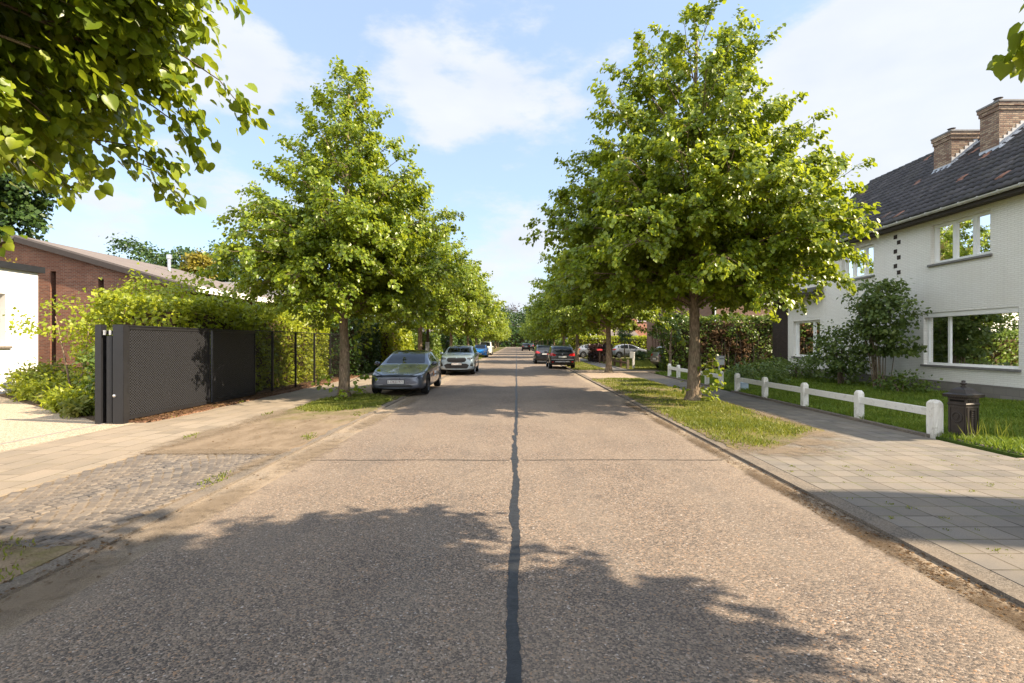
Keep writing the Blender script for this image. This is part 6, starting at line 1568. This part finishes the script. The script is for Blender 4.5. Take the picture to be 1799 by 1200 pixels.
hatch = dict(L=4.28, W=1.8, wheel_r=.33, axles=(.92, 3.53), roofw=.74, mirror=(1.62, 1.05),
    stations=[0, .05, .14, .3, .6, .95, 1.2, 1.5, 1.85, 2.2, 2.6, 3.05, 3.4, 3.7, 3.9, 4.08, 4.2, 4.28],
    w=[(0, .72), (.05, .80), (.14, .88), (.3, .94), (.6, .98), (1, 1), (3.5, 1), (3.9, .96), (4.15, .90), (4.28, .80)],
    top=[(0, .60), (.14, .74), (.3, .80), (.6, .88), (.95, .96), (1.2, 1.03), (1.5, 1.17), (1.85, 1.33), (2.2, 1.45), (2.6, 1.5), (3.05, 1.49), (3.4, 1.44), (3.7, 1.36), (3.9, 1.24), (4.08, 1.06), (4.2, .97), (4.28, .84)],
    belt=[(0, .55), (.14, .68), (.6, .82), (1.2, .93), (2.2, .97), (3.4, 1.02), (4.0, 1.0), (4.28, .8)], bot=[(0, .26), (.2, .2), (3.7, .2), (4.1, .27), (4.28, .4)],
    plates=[(0, .68, False, '')],
    patches=[('side_window', [(1.55, .99), (2.5, 1.01), (2.5, 1.42), (2.2, 1.38), (1.85, 1.24)], 'right', 'car_glass', dict(both=True)),
             ('rear_side_window', [(2.58, 1.01), (3.3, 1.05), (3.42, 1.2), (3.3, 1.38), (2.58, 1.42)], 'right', 'car_glass', dict(both=True)),
             ('quarter_window', [(3.5, 1.12), (3.68, 1.14), (3.66, 1.26), (3.52, 1.32)], 'right', 'car_glass', dict(both=True)),
             ('rear_window', [(-.58, 1.08), (.58, 1.08), (.5, 1.38), (-.5, 1.38)], 'rear', 'car_glass'),
             ('tail_light', [(3.98, .86), (4.2, .84), (4.16, 1.0), (4.0, 1.02), (3.8, 1.0)], 'right', 'tail', dict(both=True, step=.04)),
             ('tail_light', [(.5, .84), (.8, .84), (.8, 1.0), (.56, .98)], 'rear', 'tail', dict(both=True, step=.04)),
             ('side_moulding', [(1.3, .44), (3.1, .44), (3.1, .50), (1.3, .50)], 'right', 'car_black', dict(both=True, off=.006)),
             ('door_seam', [(2.53, .3), (2.545, .3), (2.55, 1.0), (2.535, 1.0)], 'right', 'car_black', dict(both=True, off=.002)),
             ('windshield', [(-.62, 1.08), (.62, 1.08), (.5, 1.4), (-.5, 1.4)], 'front', 'car_glass'),
             ('headlight', [(.42, .64), (.7, .62), (.78, .76), (.6, .78)], 'front', 'headlight', dict(both=True))])
car('silver_hatchback', 'silver hatchback standing side-on in a driveway behind the ball-clipped tree', hatch, paint('silver_paint', (.27, .29, .32), .55), (12.2, 54.6, .05), R(90))
estate = dict(hatch); estate.update(patches=[('rear_window', [(-.62, 1.1), (.62, 1.1), (.56, 1.36), (-.56, 1.36)], 'rear', 'car_glass'),
             ('rear_side_window', [(2.58, 1.02), (3.75, 1.08), (3.72, 1.28), (3.3, 1.38), (2.58, 1.42)], 'right', 'car_glass', dict(both=True)),
             ('side_window', [(1.55, .99), (2.5, 1.01), (2.5, 1.42), (2.2, 1.38), (1.85, 1.24)], 'right', 'car_glass', dict(both=True)),
             ('tail_light', [(.40, .86), (.84, .84), (.84, 1.0), (.44, .98)], 'rear', 'tail', dict(both=True, step=.04)),
             ('tail_light', [(3.98, .85), (4.22, .85), (4.2, 1.0), (4.0, 1.0)], 'right', 'tail', dict(both=True, step=.04)),
             ('bumper_strip', [(-.75, .52), (.75, .52), (.75, .57), (-.75, .57)], 'rear', 'alloy', dict(off=.006)),
             ('bumper', [(-.74, .34), (.74, .34), (.76, .50), (-.76, .50)], 'rear', 'car_black', dict(off=.004))],
    top=[(0, .66), (.14, .78), (.6, .92), (1.2, 1.06), (1.5, 1.2), (1.85, 1.38), (2.2, 1.48), (2.6, 1.52), (3.4, 1.51), (3.75, 1.47), (3.95, 1.38), (4.1, 1.14), (4.2, .99), (4.28, .84)])
car('grey_estate_car', 'grey brown estate car with red tail lamps half hidden behind the twisted yew trunk', estate, paint('grey_brown_paint', (.16, .15, .14), .5), (10.75, 31.9 - 3.9 + 4.3, .03), R(100))
car('silver_estate_car', 'silver car glimpsed behind the third trunk in a far driveway', hatch, paint('light_silver_paint', (.22, .23, .25), .5), (8.6, 66.3 - 9.5, .03), R(96))
